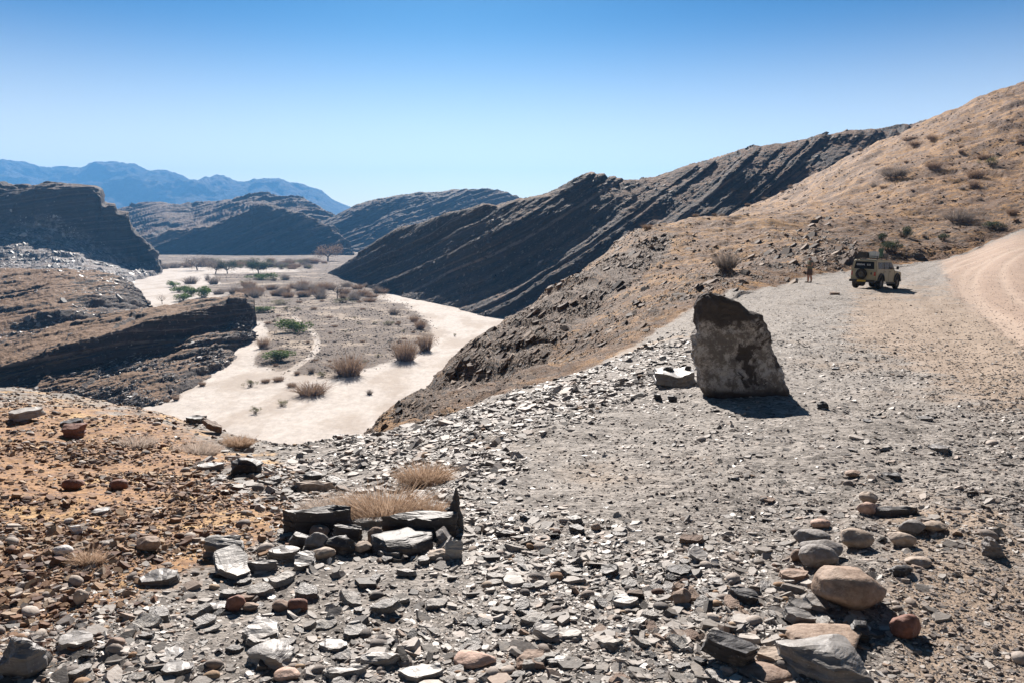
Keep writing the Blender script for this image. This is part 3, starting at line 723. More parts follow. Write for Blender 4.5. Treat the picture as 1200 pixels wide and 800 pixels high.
# ---- stones one can point at
def slate_bm(seed, asp=.7, layers=3, th=.2):
    """a broken slate slab about 1 wide, its base at z = 0"""
    r = random.Random(seed); n = r.choice([7, 8, 9, 11]); bm = bmesh.new()
    base = [(math.cos(2 * math.pi * (k + r.uniform(-.3, .3)) / n) * r.uniform(.34, .56), math.sin(2 * math.pi * (k + r.uniform(-.3, .3)) / n) * r.uniform(.34, .56) * asp) for k in range(n)]
    prev = None; z = 0; sx, sy = r.uniform(-.05, .05), r.uniform(-.05, .05)
    rings = []
    for L in range(layers + 1):
        f = 1 - .03 * L if L < layers else .93
        for step_ in ((0, 1) if 0 < L < layers else (0,)):
            g = f - .05 * step_ * r.uniform(.2, 1)
            rings.append([bm.verts.new((x * g + r.uniform(-.012, .012) + sx * z, y * g + r.uniform(-.012, .012) + sy * z, z + x * .05 * (L > 0))) for x, y in base])
        z += th / layers * r.uniform(.7, 1.3)
    for a, b in zip(rings, rings[1:]):
        for k in range(n): bm.faces.new((a[k], a[(k + 1) % n], b[(k + 1) % n], b[k]))
    topf = bm.faces.new(rings[-1]); bm.faces.new(list(reversed(rings[0])))
    bmesh.ops.bevel(bm, geom=[e for e in bm.edges if abs(e.verts[0].co.z - e.verts[1].co.z) > th * .2], offset=.012, segments=1, affect='EDGES')
    bmesh.ops.triangulate(bm, faces=[f for f in bm.faces if len(f.verts) > 4])
    bmesh.ops.subdivide_edges(bm, edges=bm.edges[:], cuts=2, use_grid_fill=True)
    Q = np.array([v.co[:] for v in bm.verts]); q = Q + seed * 3.1
    up = (Q[:, 2] > .02)
    Q[:, 2] += up * (fbm(q, .35, 4) * .06 + strata(q * np.array([1, 1, .2]), (.6, .8, .3), .22, .5, seed % 40, 6) * .022)
    Q[:, 0] += fbm(q + 9, .2, 4) * .05; Q[:, 1] += fbm(q + 19, .2, 4) * .05
    for v, c_ in zip(bm.verts, Q): v.co = c_
    return bm
def block_bm(seed, asp=.7, th=.5):
    """an angular block about 1 wide"""
    r = random.Random(seed); bm = bmesh.new()
    bmesh.ops.create_cube(bm, size=1.0)
    bmesh.ops.subdivide_edges(bm, edges=bm.edges[:], cuts=9, use_grid_fill=True)
    for v in bm.verts: v.co = Vector((v.co.x, v.co.y * asp, (v.co.z + .5) * th))
    for k in range(7):   # chip corners off with random planes
        d = Vector((r.uniform(-1, 1), r.uniform(-1, 1), r.uniform(-.2, 1))).normalized()
        lim = .36 + .12 * r.random()
        for v in bm.verts:
            q = Vector((v.co.x, v.co.y / asp, v.co.z / th - .5)); e = q.dot(d) - lim
            if e > 0: q -= d * e; v.co = Vector((q.x, q.y * asp, (q.z + .5) * th))
    Q = np.array([v.co[:] for v in bm.verts]); q = Q + seed * 3.1
    cen = np.array([0, 0, th * .5]); rad = Q - cen; rad[:, 2] *= .25; rad /= np.maximum(np.linalg.norm(rad, axis=1, keepdims=True), 1e-6)
    Q = Q + rad * (strata(q, (.08, .05, 1), .09, .3, seed % 50, 3) * .045 + fbm(q, .55, 2, seed=2) * .12)[:, None]
    Q = Q + np.stack([fbm(q + 3, .3, 4), fbm(q + 5, .3, 4), fbm(q + 9, .4, 3) * .5], 1) * .05
    for v, c_ in zip(bm.verts, Q): v.co = c_
    return bm
def cobble_bm(seed, asp=.75, th=.5, rough=.16):
    bm = bmesh.new(); bmesh.ops.create_icosphere(bm, subdivisions=4, radius=.5)
    r = random.Random(seed)
    fl = [(Vector((r.uniform(-1, 1), r.uniform(-1, 1), r.uniform(-1, 1))).normalized(), r.uniform(.33, .43)) for _ in range(8)]
    for v in bm.verts:
        c = v.co.copy()
        for d, lim in fl:
            e = c.dot(d) - lim
            if e > 0: c -= d * e * .88
        q = np.array([c[:]]) * 2.2 + seed * 3.7
        c *= 1 + rough * float(fbm(q, 1.0, 4)[0])
        v.co = Vector((c.x, c.y * asp, (c.z + .42) * th))
    return bm
LOOKS = {'slate': O_slate, 'dark': O_dark, 'pale': O_pale, 'brown': O_brown, 'red': O_red, 'tan': O_tan, 'greyc': O_greyc, 'pink': O_pink, 'white': O_white}
def stone(name, shape, look, box, label, cat='stone', rz=None, tilt=(0, 0), th=None, seed=None, lift=0.0, group=None, back=None):
    x0, x1, y0, y1 = box
    g, nn = at((x0 + x1) / 2, y1 - .18 * (y1 - y0))
    s = slant(g) / F; w = (x1 - x0) * s * 1.04; h = (y1 - y0) * s
    dep = math.asin(min(.9, (EYE - g.z) / slant(g)))
    if shape in ('slab',):
        t_ = (th or .2) * w; d_ = (h - t_ * math.cos(dep)) / max(.12, math.sin(dep)); d_ = min(max(d_, .35 * w), 1.9 * w)
        t_ = max(t_, (h - d_ * math.sin(dep)) / math.cos(dep) * .9)
    else:
        d_ = .78 * w; t_ = math.sqrt(max((.3 * h) ** 2, h * h - (d_ * math.sin(dep)) ** 2)) / math.cos(dep) if shape == 'cobble' else max(.3 * h, h - .5 * d_ * math.sin(dep))
        if th: t_ = th * w
    seed = seed if seed is not None else int(x0 * 7 + y0 * 13)
    if shape == 'slab': bm = slate_bm(seed, 1.0, 3, t_ / w); 
    elif shape == 'block': bm = block_bm(seed, 1.0, t_ / w)
    else: bm = cobble_bm(seed, 1.0, 1.0)
    r = random.Random(seed + 5); a = rz if rz is not None else r.uniform(-.35, .35)
    for v in bm.verts:
        x, y, z = v.co
        if shape == 'cobble': z *= t_ / w
        v.co = Vector((x * w, y * d_, z * w))
    M = Matrix.Rotation(a, 4, 'Z') @ Matrix.Rotation(tilt[0], 4, 'X') @ Matrix.Rotation(tilt[1], 4, 'Y')
    bm.transform(M)
    z0 = min(v.co.z for v in bm.verts)
    for v in bm.verts: v.co.z -= z0
    loc = Vector((g.x, g.y + d_ * .38, g.z - .006 - .06 * t_ + lift))
    if back: loc.y += back
    o = mesh_obj(name, bm, LOOKS[look], None, shape == 'cobble', loc)
    return tag(o, label, cat, group)
# ================================================================== THINGS
# ---- the tall standing rock
def standing_rock():
    prof = [(347, 825, 838), (350, 823.5, 845), (356, 822.5, 866), (360, 822, 871), (367, 821.5, 877), (372, 821, 892), (380, 819, 896), (390, 817, 900.5), (404, 816, 905), (420, 817, 910), (438, 820, 916), (452, 824, 921), (462, 829, 925), (474, 834, 928)]
    g, _ = at(872, 461); s = slant(g) / F; gz = g.z
    Z = []; 
    nz, na = 90, 96
    yy = np.linspace(474, 347, nz); A = np.array(prof)
    L = np.interp(yy, A[:, 0], A[:, 1]); Rr = np.interp(yy, A[:, 0], A[:, 2])
    V = np.zeros((nz, na, 3))
    for i in range(nz):
        c = ((L[i] + Rr[i]) / 2 - 872) * s; a = (Rr[i] - L[i]) / 2 * s; z = (463 - yy[i]) * s * .955
        f = i / (nz - 1); b = .19 * (1 - .45 * f ** 2) * min(1, (1.02 - f) * 9) ** .5
        for k in range(na):
            th = 2 * math.pi * k / na; ct, st = math.cos(th), math.sin(th)
            e = .42
            V[i, k] = (c + a * abs(ct) ** e * (1 if ct > 0 else -1), b * abs(st) ** e * (1 if st > 0 else -1) + .10 * f + .05 * ct, z)
    q = V.copy(); rad = V - V.mean(axis=1, keepdims=True); rad[..., 2] = 0; rad /= np.maximum(np.linalg.norm(rad, axis=-1, keepdims=True), 1e-6)
    fac = strata(q, (.25, .93, .2), .11, .4, 300, 4) * .018 + fbm(q, .35, 5, .62, seed=301) * .075 + np.abs(fbm(q, .12, 3, seed=305)) * -.02
    V += rad * fac[..., None]
    V[..., 2] += fbm(q * np.array([1, 1, .2]), .14, 3, seed=303) * .05 * np.clip((np.arange(nz) / nz - .6) * 3, 0, 1)[:, None]
    bm = bmesh.new(); vs = [[bm.verts.new(V[i, k]) for k in range(na)] for i in range(nz)]
    for i in range(nz - 1):
        for k in range(na): bm.faces.new((vs[i][k], vs[i][(k + 1) % na], vs[i + 1][(k + 1) % na], vs[i + 1][k]))
    tc = bm.verts.new(V[-1].mean(0) + np.array([0, 0, .01]))
    for k in range(na): bm.faces.new((vs[-1][k], vs[-1][(k + 1) % na], tc))
    t = NT('standing_rock_material'); o = t.obj()
    patch = t.noise(2.6, 7, .68, o, .5); z = t.sep(o, 2); x = t.sep(o, 0)
    hgt = t.math('SUBTRACT', t.step(z, 0.02, .10), t.math('MULTIPLY', t.step(t.math('ADD', z, t.math('MULTIPLY', t.noise(5, 5, .7, o), .5)), .98, 1.12), 1.0))
    leftb = t.math('MULTIPLY', t.step(x, .18, -.45), .17)
    pf = t.math('MULTIPLY', t.step(t.math('ADD', patch, leftb), .455, .515), hgt)
    darkc = t.mix(t.noise(14, 6, .7, o), (.03, .027, .027), (.10, .085, .08))
    pale = t.mix(t.step(t.noise(5, 8, .85, o), .42, .56), (.46, .43, .405), (.16, .142, .13))
    c = t.mix(pf, darkc, pale)
    m = t.done(c, .85, .2, t.bump(t.math('ADD', t.noise(10, 7, .7, o), t.math('MULTIPLY', pf, .12)), .03, .9))
    ob = mesh_obj('standing_rock', bm, m, None, False, (g.x, g.y + .1, g.z))
    tag(ob, 'tall upright slate rock with pale patches on its dark face, far bigger than any other', 'rock')
standing_rock()
stone('flat_rock', 'slab', 'slate', (767, 823, 431, 457), 'flat pale grey block lying against the left foot of the tall standing rock', 'rock', 0.12, (0.0, .03), .22)
for b_, lb in [((776, 800, 424, 431), 'small dark stone lying on top of the flat pale block, left of the other'), ((803, 818, 425, 433), 'small dark stone lying on the flat pale block next to the standing rock')]:
    fr = bpy.data.objects['flat_rock']
    o = stone('stone', 'block', 'dark', b_, lb, 'stone'); 
    bx = (b_[0] + b_[1]) / 2; sc_ = slant(fr.location) / F
    o.location = (fr.location.x + (bx - 795) * sc_, fr.location.y + .02, fr.location.z + max(v.co.z for v in fr.data.vertices) - .022)
    o.scale = (.32, .32, .6)

# ---- the low heap of slabs in the foreground
HB = 'of the low slate heap in the foreground'
hp = [
 ('slate_plate', 'slab', 'dark', (331, 413, 604, 630), 'long dark slab with a pale top edge, back left of the slate heap', .05, (0, 0), .30),
 ('slate_plate', 'slab', 'dark', (450, 542, 611, 633), 'long dark slab at the back of the slate heap, under the pointed stone', -.04, (0, 0), .24),
 ('slate_plate', 'slab', 'pale', (411, 455, 606, 620), 'pale flat slab in the middle of the back row of the low slate heap', .1, (.05, 0), .16),
 ('slate_block', 'block', 'dark', (434, 504, 627, 655), 'big dark rectangular block with a straight face at the front of the low slate heap', .03, (0, 0), None),
 ('stone', 'block', 'dark', (338, 361, 625, 647), 'dark rounded block at the left front of the low slate heap', .1, (0, 0), None),
 ('stone', 'cobble', 'greyc', (356, 381, 628, 651), 'dark half round stone with a pale top, second from the left in the slate heap', .3, (.3, 0), None),
 ('stone', 'block', 'dark', (382, 413, 629, 652), 'black angular block in the middle front of the low slate heap', -.2, (0, .1), None),
 ('stone', 'slab', 'dark', (385, 428, 618, 636), 'dark slab leaning behind the black angular block of the slate heap', -.1, (0, .12), .3),
 ('cobble', 'cobble', 'brown', (360, 383, 619, 635), 'round brown stone resting on the left part of the low slate heap', 0, (0, 0), None),
 ('cobble', 'cobble', 'brown', (427, 446, 620, 640), 'brown rounded stone wedged left above the big rectangular block of the heap', .5, (.3, .3), None),
 ('cobble', 'cobble', 'tan', (362, 390, 643, 658), 'tan rounded stone lying in front of the left part of the slate heap', .2, (0, 0), None),
 ('stone', 'block', 'pale', (382, 401, 608, 623), 'pale squarish stone set between the dark slabs at the back of the heap', .1, (0, 0), None),
 ('cobble', 'cobble', 'tan', (414, 434, 636, 650), 'small tan stone tucked left of the big rectangular block', .1, (0, 0), None),
 ('stone', 'slab', 'greyc', (505, 524, 622, 645), 'grey plate leaning steeply on the right end of the big rectangular block', .2, (.1, .9), .35),
 ('stone', 'slab', 'slate', (514, 532, 634, 648), 'thin grey plate propped between the leaning plate and the pale block', -.3, (.3, -.5), .2),
 ('stone', 'block', 'pale', (523, 541, 635, 660), 'pale upright block closing the right end of the low slate heap', .1, (0, 0), None),
 ('stone', 'block', 'tan', (503, 526, 646, 660), 'small pale tan block at the foot of the leaning plate', 0, (0, 0), None),
 ('slate_plate', 'slab', 'slate', (456, 480, 622, 630), 'small pale topped plate lying on the left of the big rectangular block', 0, (0, 0), .15),
 ('slate_plate', 'slab', 'slate', (481, 503, 621, 629), 'small pale topped plate lying on the right of the big rectangular block', .2, (0, 0), .15),
]
for nm, shp, lk, bx, lb, rz, tl, th in hp: stone(nm, shp, lk, bx, lb, 'stone' if nm in ('stone', 'cobble') else 'rock', rz, tl, th)
# pointed stone
bm = bmesh.new(); g, _ = at(531, 629); s = slant(g) / F
for k, (w0, z0, ox) in enumerate([(11, 0, 0), (10, 12, -1), (10.5, 14, -1), (8, 22, -1), (9, 24, -2), (5.5, 28, 1), (6, 30, 1), (3.6, 35, 2), (4.2, 37, 1.5), (2.4, 43, 2), (.8, 50, 2)]):
    ring = [bm.verts.new(((ox + w0 * math.cos(a)) * s * (1 + .1 * math.sin(3 * a + k)), w0 * .6 * math.sin(a) * s, z0 * s)) for a in [2 * math.pi * j / 8 for j in range(8)]]
    if k:
        for j in range(8): bm.faces.new((pr[j], pr[(j + 1) % 8], ring[(j + 1) % 8], ring[j]))
    pr = ring
bm.faces.new(pr)
tag(mesh_obj('pointed_stone', bm, O_dark, None, False, (g.x, g.y + .12, g.z)), 'dark pointed shard standing upright at the right end of the low slate heap', 'stone')

# ---- single stones spread over the foreground
L = [
 ('slate_block', 'block', 'slate', (244, 281, 630, 657), 'chunky grey block with a sunlit top, left of the low slate heap'),
 ('slate_plate', 'slab', 'slate', (237, 281, 652, 685), 'large grey slab tilted on edge below the chunky block left of the heap', .45, (.28, .12), .10),
 ('slate_plate', 'slab', 'slate', (311, 354, 643, 662), 'wide flat grey slab just below the left end of the low heap'),
 ('slate_plate', 'slab', 'slate', (338, 368, 650, 668), 'grey triangular slab leaning against the wide flat slab under the heap', .3, (.3, 0)),
 ('slate_plate', 'slab', 'slate', (281, 325, 660, 674), 'thin pale grey slab between the tilted slab and the wide flat slab'),
 ('slate_block', 'slab', 'slate', (418, 474, 695, 717), 'long thick grey slab with a dark front, alone below the low heap', -.1, (.08, 0), .3),
 ('slate_plate', 'slab', 'slate', (284, 325, 727, 753), 'dark edged slab with a pale sunlit top, left of the pink cobble', .2, (.2, .1), .22),
 ('slate_plate', 'slab', 'slate', (373, 407, 751, 770), 'small oval grey slab with a black shadow right of the pink cobble'),
 ('slate_plate', 'block', 'slate', (291, 331, 762, 786), 'grey angular block right above the reddish pink cobble at the lower edge'),
 ('slate_plate', 'slab', 'slate', (418, 466, 769, 787), 'flat grey slab at the lower edge, left of centre', 0, (.1, 0), .2),
 ('slate_plate', 'slab', 'slate', (377, 424, 778, 796), 'pale flat slab at the lower edge between the pink cobble and the next slab'),
 ('slate_plate', 'slab', 'slate', (462, 520, 772, 800), 'broad grey slab at the lower edge with a brown chunk beside it'),
 ('cobble', 'cobble', 'pink', (319, 347, 782, 797), 'smooth reddish pink cobble at the lower edge'),
 ('cobble', 'cobble', 'pink', (531, 576, 760, 782), 'large smooth pale pink cobble lying flat near the bottom centre'),
 ('cobble', 'cobble', 'red', (265, 285, 704, 724), 'reddish stone leaning against the slab in the lower left'),
 ('cobble', 'cobble', 'red', (337, 360, 700, 718), 'reddish brown stone left of the long thick slab'),
 ('cobble', 'cobble', 'brown', (280, 301, 706, 717), 'small brown cobble right of the leaning reddish stone'),
 ('cobble', 'cobble', 'brown', (318, 338, 707, 722), 'small brown cobble touching the reddish brown stone'),
 ('cobble', 'cobble', 'brown', (331, 362, 664, 676), 'flat orange brown stone below the grey triangular slab'),
 ('slate_plate', 'slab', 'slate', (235, 267, 703, 720), 'thick grey slab with a dark side just left of the leaning reddish stone'),
 ('cobble', 'cobble', 'brown', (114, 160, 693, 721), 'big rounded brown boulder half sunk in the ochre soil, lower left'),
 ('cobble', 'cobble', 'brown', (156, 182, 632, 650), 'rounded brown cobble alone on the ochre soil left of the slate'),
 ('slate_plate', 'slab', 'brown', (160, 215, 713, 747), 'long brown slab propped up towards the right in the lower left', .35, (.25, -.35), .14),
 ('slate_plate', 'slab', 'slate', (163, 203, 669, 689), 'grey slab with a sunlit top at the edge of the ochre soil', .1, (.15, 0), .2),
 ('slate_plate', 'slab', 'dark', (60, 95, 650, 669), 'long dark shard tilted on the ochre soil at the far left', .5, (.3, -.3), .2),
 ('cobble', 'cobble', 'white', (60, 79, 645, 656), 'small white stone above the long dark shard at the left'),
 ('cobble', 'block', 'white', (79, 92, 616, 626), 'tiny bright bluish white stone alone on the ochre soil'),
 ('slate_block', 'block', 'slate', (0, 38, 762, 803), 'large angular grey block cut by the lower left corner'),
 ('slate_block', 'block', 'dark', (152, 183, 781, 806), 'dark angular block at the lower edge, lower left'),
 ('slate_plate', 'slab', 'slate', (182, 223, 775, 799), 'pale grey slab right of the dark angular block at the lower edge'),
 ('slate_plate', 'slab', 'slate', (58, 99, 741, 763), 'wide pale grey slab with a ragged edge in the lower left'),
 ('slate_plate', 'slab', 'dark', (115, 160, 741, 755), 'long dark purple slab behind a small round stone in the lower left'),
 ('cobble', 'cobble', 'tan', (86, 101, 699, 715), 'egg shaped tan pebble left of the big brown boulder'),
 ('cobble', 'cobble', 'brown', (124, 143, 749, 762), 'round brown pebble in front of the long dark purple slab'),
 ('cobble', 'cobble', 'tan', (50, 82, 788, 806), 'tan cobble cut by the lower edge near the left corner'),
 ('slate_plate', 'slab', 'slate', (181, 207, 761, 784), 'grey slab with a black front above the lower edge, left of centre'),
 ('boulder', 'block', 'red', (71, 95, 499, 514), 'dark reddish boulder on the ochre slope, far left below the rim'),
 ('slate_plate', 'slab', 'dark', (66, 90, 491, 501), 'dark flat stone just above the dark reddish boulder'),
 ('stone', 'cobble', 'red', (71, 92, 564, 577), 'dark red stone on the ochre soil, left one of two alike'),
 ('stone', 'cobble', 'red', (127, 146, 564, 576), 'dark red stone on the ochre soil, right one of two alike'),
 ('stone', 'slab', 'slate', (107, 128, 595, 605), 'small blue grey stone with a dark underside on the ochre soil'),
 ('slate_plate', 'slab', 'pale', (0, 30, 480, 496), 'large pale slab on the rim at the left picture edge'),
 ('slate_plate', 'slab', 'tan', (335, 388, 567, 579), 'long pale tan slab lying behind the dry bush near the heap', -.15),
 ('boulder', 'block', 'dark', (269, 302, 539, 561), 'black angular boulder among slates near the plateau rim'),
 ('stone', 'slab', 'slate', (229, 258, 541, 553), 'grey pointed slab lying left of the black boulder at the rim', .2),
 ('stone', 'block', 'dark', (354, 376, 553, 566), 'dark stone shadowed under the rim slates, above the long pale slab'),
 ('outcrop', 'slab', 'dark', (212, 240, 486, 496), 'jagged brown outcrop on the rim above the river sand, left'),
 ('stone', 'slab', 'dark', (389, 404, 508, 514), 'small black stone on the rim against the white sand'),
 ('stone', 'slab', 'brown', (232, 262, 499, 508), 'brown slanting slab on the rim right of the jagged outcrop', -.4, (0, .35)),
 ('slate_plate', 'slab', 'pale', (587, 616, 664, 688), 'bright squarish slab lying flat right of the low heap'),
 ('slate_plate', 'slab', 'pale', (614, 643, 680, 699), 'pale slab right below the bright squarish slab'),
 ('slate_plate', 'slab', 'slate', (621, 657, 735, 757), 'thick grey slab propped at an angle in the bottom centre', -.4, (.25, .3), .25),
 ('slate_plate', 'slab', 'pale', (656, 685, 735, 752), 'pale flat slab touching the propped thick slab in the bottom centre'),
 ('slate_plate', 'slab', 'slate', (714, 750, 700, 718), 'grey slab with a black gap under it, centre right of the litter'),
 ('cobble', 'cobble', 'brown', (790, 812, 696, 715), 'round brown stone standing in the slate litter right of centre'),
 ('slate_plate', 'slab', 'dark', (701, 727, 667, 683), 'dark tilted slab in the litter above the slab with a black gap', .3, (.2, -.3), .25),
 ('slate_plate', 'slab', 'slate', (737, 762, 725, 737), 'oval grey slab in the bottom right of the dense litter'),
 ('slate_plate', 'slab', 'slate', (637, 669, 771, 787), 'pale grey slab near the lower edge in the bottom centre'),
 ('stone', 'block', 'brown', (608, 637, 770, 789), 'hollowed brown chunk near the lower edge in the bottom centre'),
 ('slate_plate', 'slab', 'slate', (808, 830, 644, 660), 'small tilted grey plate with a dark face in the middle ground', .2, (.3, .2)),
 ('cobble', 'cobble', 'brown', (693, 704, 614, 624), 'small round brown stone alone in the middle of the gravel'),
 ('slate_plate', 'slab', 'dark', (577, 606, 619, 630), 'dark low slab right of the pointed shard'),
 ('boulder', 'cobble', 'brown', (966, 1040, 672, 723), 'large smooth angular brown boulder, the biggest on the right', .3, (0, 0), None),
 ('boulder', 'cobble', 'brown', (936, 1016, 742, 775), 'long rounded tan brown boulder behind the grey block at the lower edge', .15),
 ('slate_block', 'block', 'slate', (935, 1009, 762, 804), 'big grey layered block at the lower edge in front of the long boulder', .08),
 ('cobble', 'cobble', 'brown', (873, 928, 776, 800), 'brown oval cobble at the lower edge left of the grey layered block', -.1),
 ('slate_plate', 'slab', 'dark', (820, 883, 756, 791), 'long thick dark slab slanting down to the right at the lower edge', -.35, (.1, .25), .3),
 ('slate_plate', 'slab', 'tan', (891, 936, 759, 782), 'pale tan slab between the dark slanting slab and the long boulder', -.15),
 ('cobble', 'cobble', 'greyc', (938, 975, 623, 645), 'grey rounded cobble at the back of the three piled cobbles'),
 ('cobble', 'cobble', 'greyc', (944, 987, 636, 659), 'long oval cobble in the middle of the three piled cobbles', -.15),
 ('cobble', 'cobble', 'greyc', (942, 981, 648, 674), 'dark grey angular cobble at the front of the three piled cobbles', -.2),
 ('cobble', 'cobble', 'brown', (930, 946, 648, 662), 'small brown cobble on the left of the three piled cobbles'),
 ('cobble', 'cobble', 'tan', (988, 1025, 631, 653), 'speckled pale cobble right of the three piled cobbles'),
 ('cobble', 'cobble', 'tan', (1010, 1029, 579, 593), 'pale rounded cobble, the upper of a touching pair'),
 ('cobble', 'cobble', 'pink', (1008, 1030, 591, 606), 'pinkish rounded cobble, the lower of a touching pair'),
 ('slate_plate', 'slab', 'dark', (1030, 1078, 593, 607), 'long dark slab right of the touching pair of cobbles', -.1),
 ('cobble', 'cobble', 'greyc', (1060, 1088, 613, 629), 'smooth grey oval cobble below the long dark slab'),
 ('cobble', 'cobble', 'tan', (1046, 1073, 627, 644), 'flat tan cobble left below the smooth grey oval one', -.4),
 ('cobble', 'cobble', 'tan', (1085, 1110, 614, 626), 'flat pale stone right of the smooth grey oval cobble'),
 ('cobble', 'cobble', 'tan', (1068, 1096, 652, 664), 'oval tan cobble alone right of the big brown boulder'),
 ('cobble', 'cobble', 'pink', (954, 975, 610, 621), 'small pinkish cobble above the three piled cobbles'),
 ('stone', 'block', 'greyc', (1157, 1174, 636, 658), 'small stone standing upright on the gravel near the right edge'),
 ('cobble', 'cobble', 'red', (1051, 1084, 722, 748), 'reddish rounded stone right below the big brown boulder'),
 ('stone', 'slab', 'brown', (914, 950, 671, 688), 'flat brown stone left of the big brown boulder'),
 ('slate_plate', 'slab', 'slate', (916, 955, 714, 731), 'long grey plate in the slate pile left of the big brown boulder', -.2, (.1, .2)),
 ('slate_plate', 'slab', 'slate', (948, 975, 703, 721), 'upper grey plate in the slate pile left of the big brown boulder', -.3, (.1, .3)),
 ('slate_plate', 'slab', 'slate', (958, 978, 718, 735), 'squarish plate under the left edge of the big brown boulder'),
 ('slate_plate', 'slab', 'slate', (921, 951, 702, 716), 'thin dark topped plate at the upper left of the slate pile', -.2, (.1, .2)),
 ('slate_plate', 'slab', 'dark', (855, 892, 693, 710), 'dark wedge of slate left of the slate pile', -.3, (.1, .2)),
 ('stone', 'block', 'dark', (1001, 1021, 737, 760), 'narrow dark stone on edge behind the right end of the long boulder'),
 ('stone', 'block', 'dark', (1050, 1068, 664, 678), 'small dark stone right of the big brown boulder'),
 ('stone', 'slab', 'dark', (975, 985, 429, 433), 'tiny dark stone alone on the far gravel right of the standing rock'),
 ('stone', 'block', 'dark', (959, 970, 471, 480), 'dark stone on the gravel right of the standing rock shadow'),
 ('stone', 'slab', 'dark', (1014, 1022, 491, 497), 'dark pebble alone on smooth gravel, middle right'),
 ('slate_plate', 'slab', 'slate', (1080, 1095, 488, 495), 'grey flake lifted off the smooth gravel, middle right'),
 ('slate_plate', 'slab', 'slate', (1096, 1117, 522, 532), 'pale edged slate flake on the smooth gravel towards the right edge'),
 ('stone', 'slab', 'dark', (1036, 1058, 554, 563), 'dark slanting stone above the touching pair of cobbles', -.2),
 ('stone', 'cobble', 'brown', (993, 1011, 552, 560), 'low brown stone above left of the touching pair of cobbles'),
 ('stone', 'block', 'dark', (768, 776, 462, 470), 'small dark stone in front of the flat pale block, left one of two'),
 ('stone', 'block', 'dark', (783, 793, 464, 472), 'small dark stone in front of the flat pale block, right one of two'),
 ('stone', 'block', 'dark', (1073, 1083, 299, 306), 'dark stone at the foot of the bank beside the dirt track'),
 ('stone', 'slab', 'brown', (975, 985, 342, 346), 'flat brown stone on the gravel between the person and the vehicle'),
]
for e in L:
    nm, shp, lk, bx, lb = e[:5]; rz = e[5] if len(e) > 5 else None; tl = e[6] if len(e) > 6 else (0, 0); th = e[7] if len(e) > 7 else None
    stone(nm, shp, lk, bx, lb, {'boulder': 'boulder', 'outcrop': 'rock', 'slate_block': 'block'}.get(nm, 'stone'), rz, tl, th)

# ---- the other large flakes that one could count
protos = []
for k in range(10):
    bm = slate_bm(500 + k, random.uniform(.55, .95), 3, random.choice([.08, .12, .19]))
    protos.append(bm)
pm = []
for k, bm in enumerate(protos):
    for mat in (O_slate, O_dark, O_pale, O_brown):
        me = bpy.data.meshes.new('slate_flake'); bm.to_mesh(me); me.materials.append(mat); me.polygons.foreach_set('use_smooth', [False] * len(me.polygons)); pm.append(me)
    bm.free()
pp_, nn_ = scatter(170, zone_plateau * (1 - ochre * .8) * (.03 + dense ** 2) * (1 - dust * .6) * (GP[1] > 560) * (GP[1] < 830) * (GP[0] > -20) * (GP[0] < 1220))
lab = {'a': ('grey slate flake lying loose in the dense slate litter of the foreground', 'loose slate flakes in the dense foreground litter')}
flk = []
for k in range(len(pp_)):
    v = Vector(pp_[k]); s = slant(v) / F
    size = min(random.choice([16, 20, 24, 30, 36]) * s, .26)
    ki = random.choices([0, 1, 2, 3], [6, 1.5, 2, .8])[0]; o = bpy.data.objects.new('slate_flake', pm[random.randrange(10) * 4 + ki])
    link(o); o.location = v + Vector((0, 0, size * .015)); o.scale = (size, size, size)
    o.rotation_euler = (random.gauss(0, .16), random.gauss(0, .16), random.uniform(0, 6.28))
    flk.append((o, ['mid grey', 'near black', 'pale', 'brown'][ki]))
LM = {'the pointed dark shard': (531, 610), 'the biggest brown boulder': (1003, 698), 'the large pale pink cobble': (553, 771), 'the reddish pink cobble': (333, 790),
      'the long thick grey slab': (446, 706), 'the big grey layered block': (972, 783), 'the long slanting dark slab': (851, 774), 'the bright squarish slab': (601, 676),
      'the slab with a black gap': (732, 709), 'the propped thick slab': (639, 746), 'the three piled cobbles': (960, 648), 'the round brown standing stone': (801, 705),
      'the large tilted grey slab': (259, 668), 'the half sunk brown boulder': (137, 707), 'the low slate heap': (400, 632), 'the corner block': (18, 782), 'the wide ragged pale slab': (78, 752)}
byk = {}
for o, tone in flk:
    a_, b_ = pix(np.array(o.location[:])); nm_, (lx, ly_) = min(LM.items(), key=lambda kv: math.hypot(kv[1][0] - a_, kv[1][1] - b_))
    dx_, dy_ = a_ - lx, b_ - ly_; q_ = ('right of' if dx_ > 0 else 'left of') if abs(dx_) > abs(dy_) else ('below' if dy_ > 0 else 'above')
    byk.setdefault((tone, nm_, q_), []).append((math.hypot(dx_, dy_), o))
for (tone, nm_, q_), v in byk.items():
    for k, (d_, o) in enumerate(sorted(v, key=lambda e: e[0])):
        w_ = ['closest', 'second closest', 'third closest', 'fourth closest', 'fifth closest', 'sixth closest', 'seventh closest', 'eighth closest', 'ninth closest', 'tenth closest'][min(k, 9)]
        tag(o, '%s flake, %s of its tone %s %s' % (tone, w_, q_, nm_), 'stone', 'large loose flakes of the foreground slate litter')

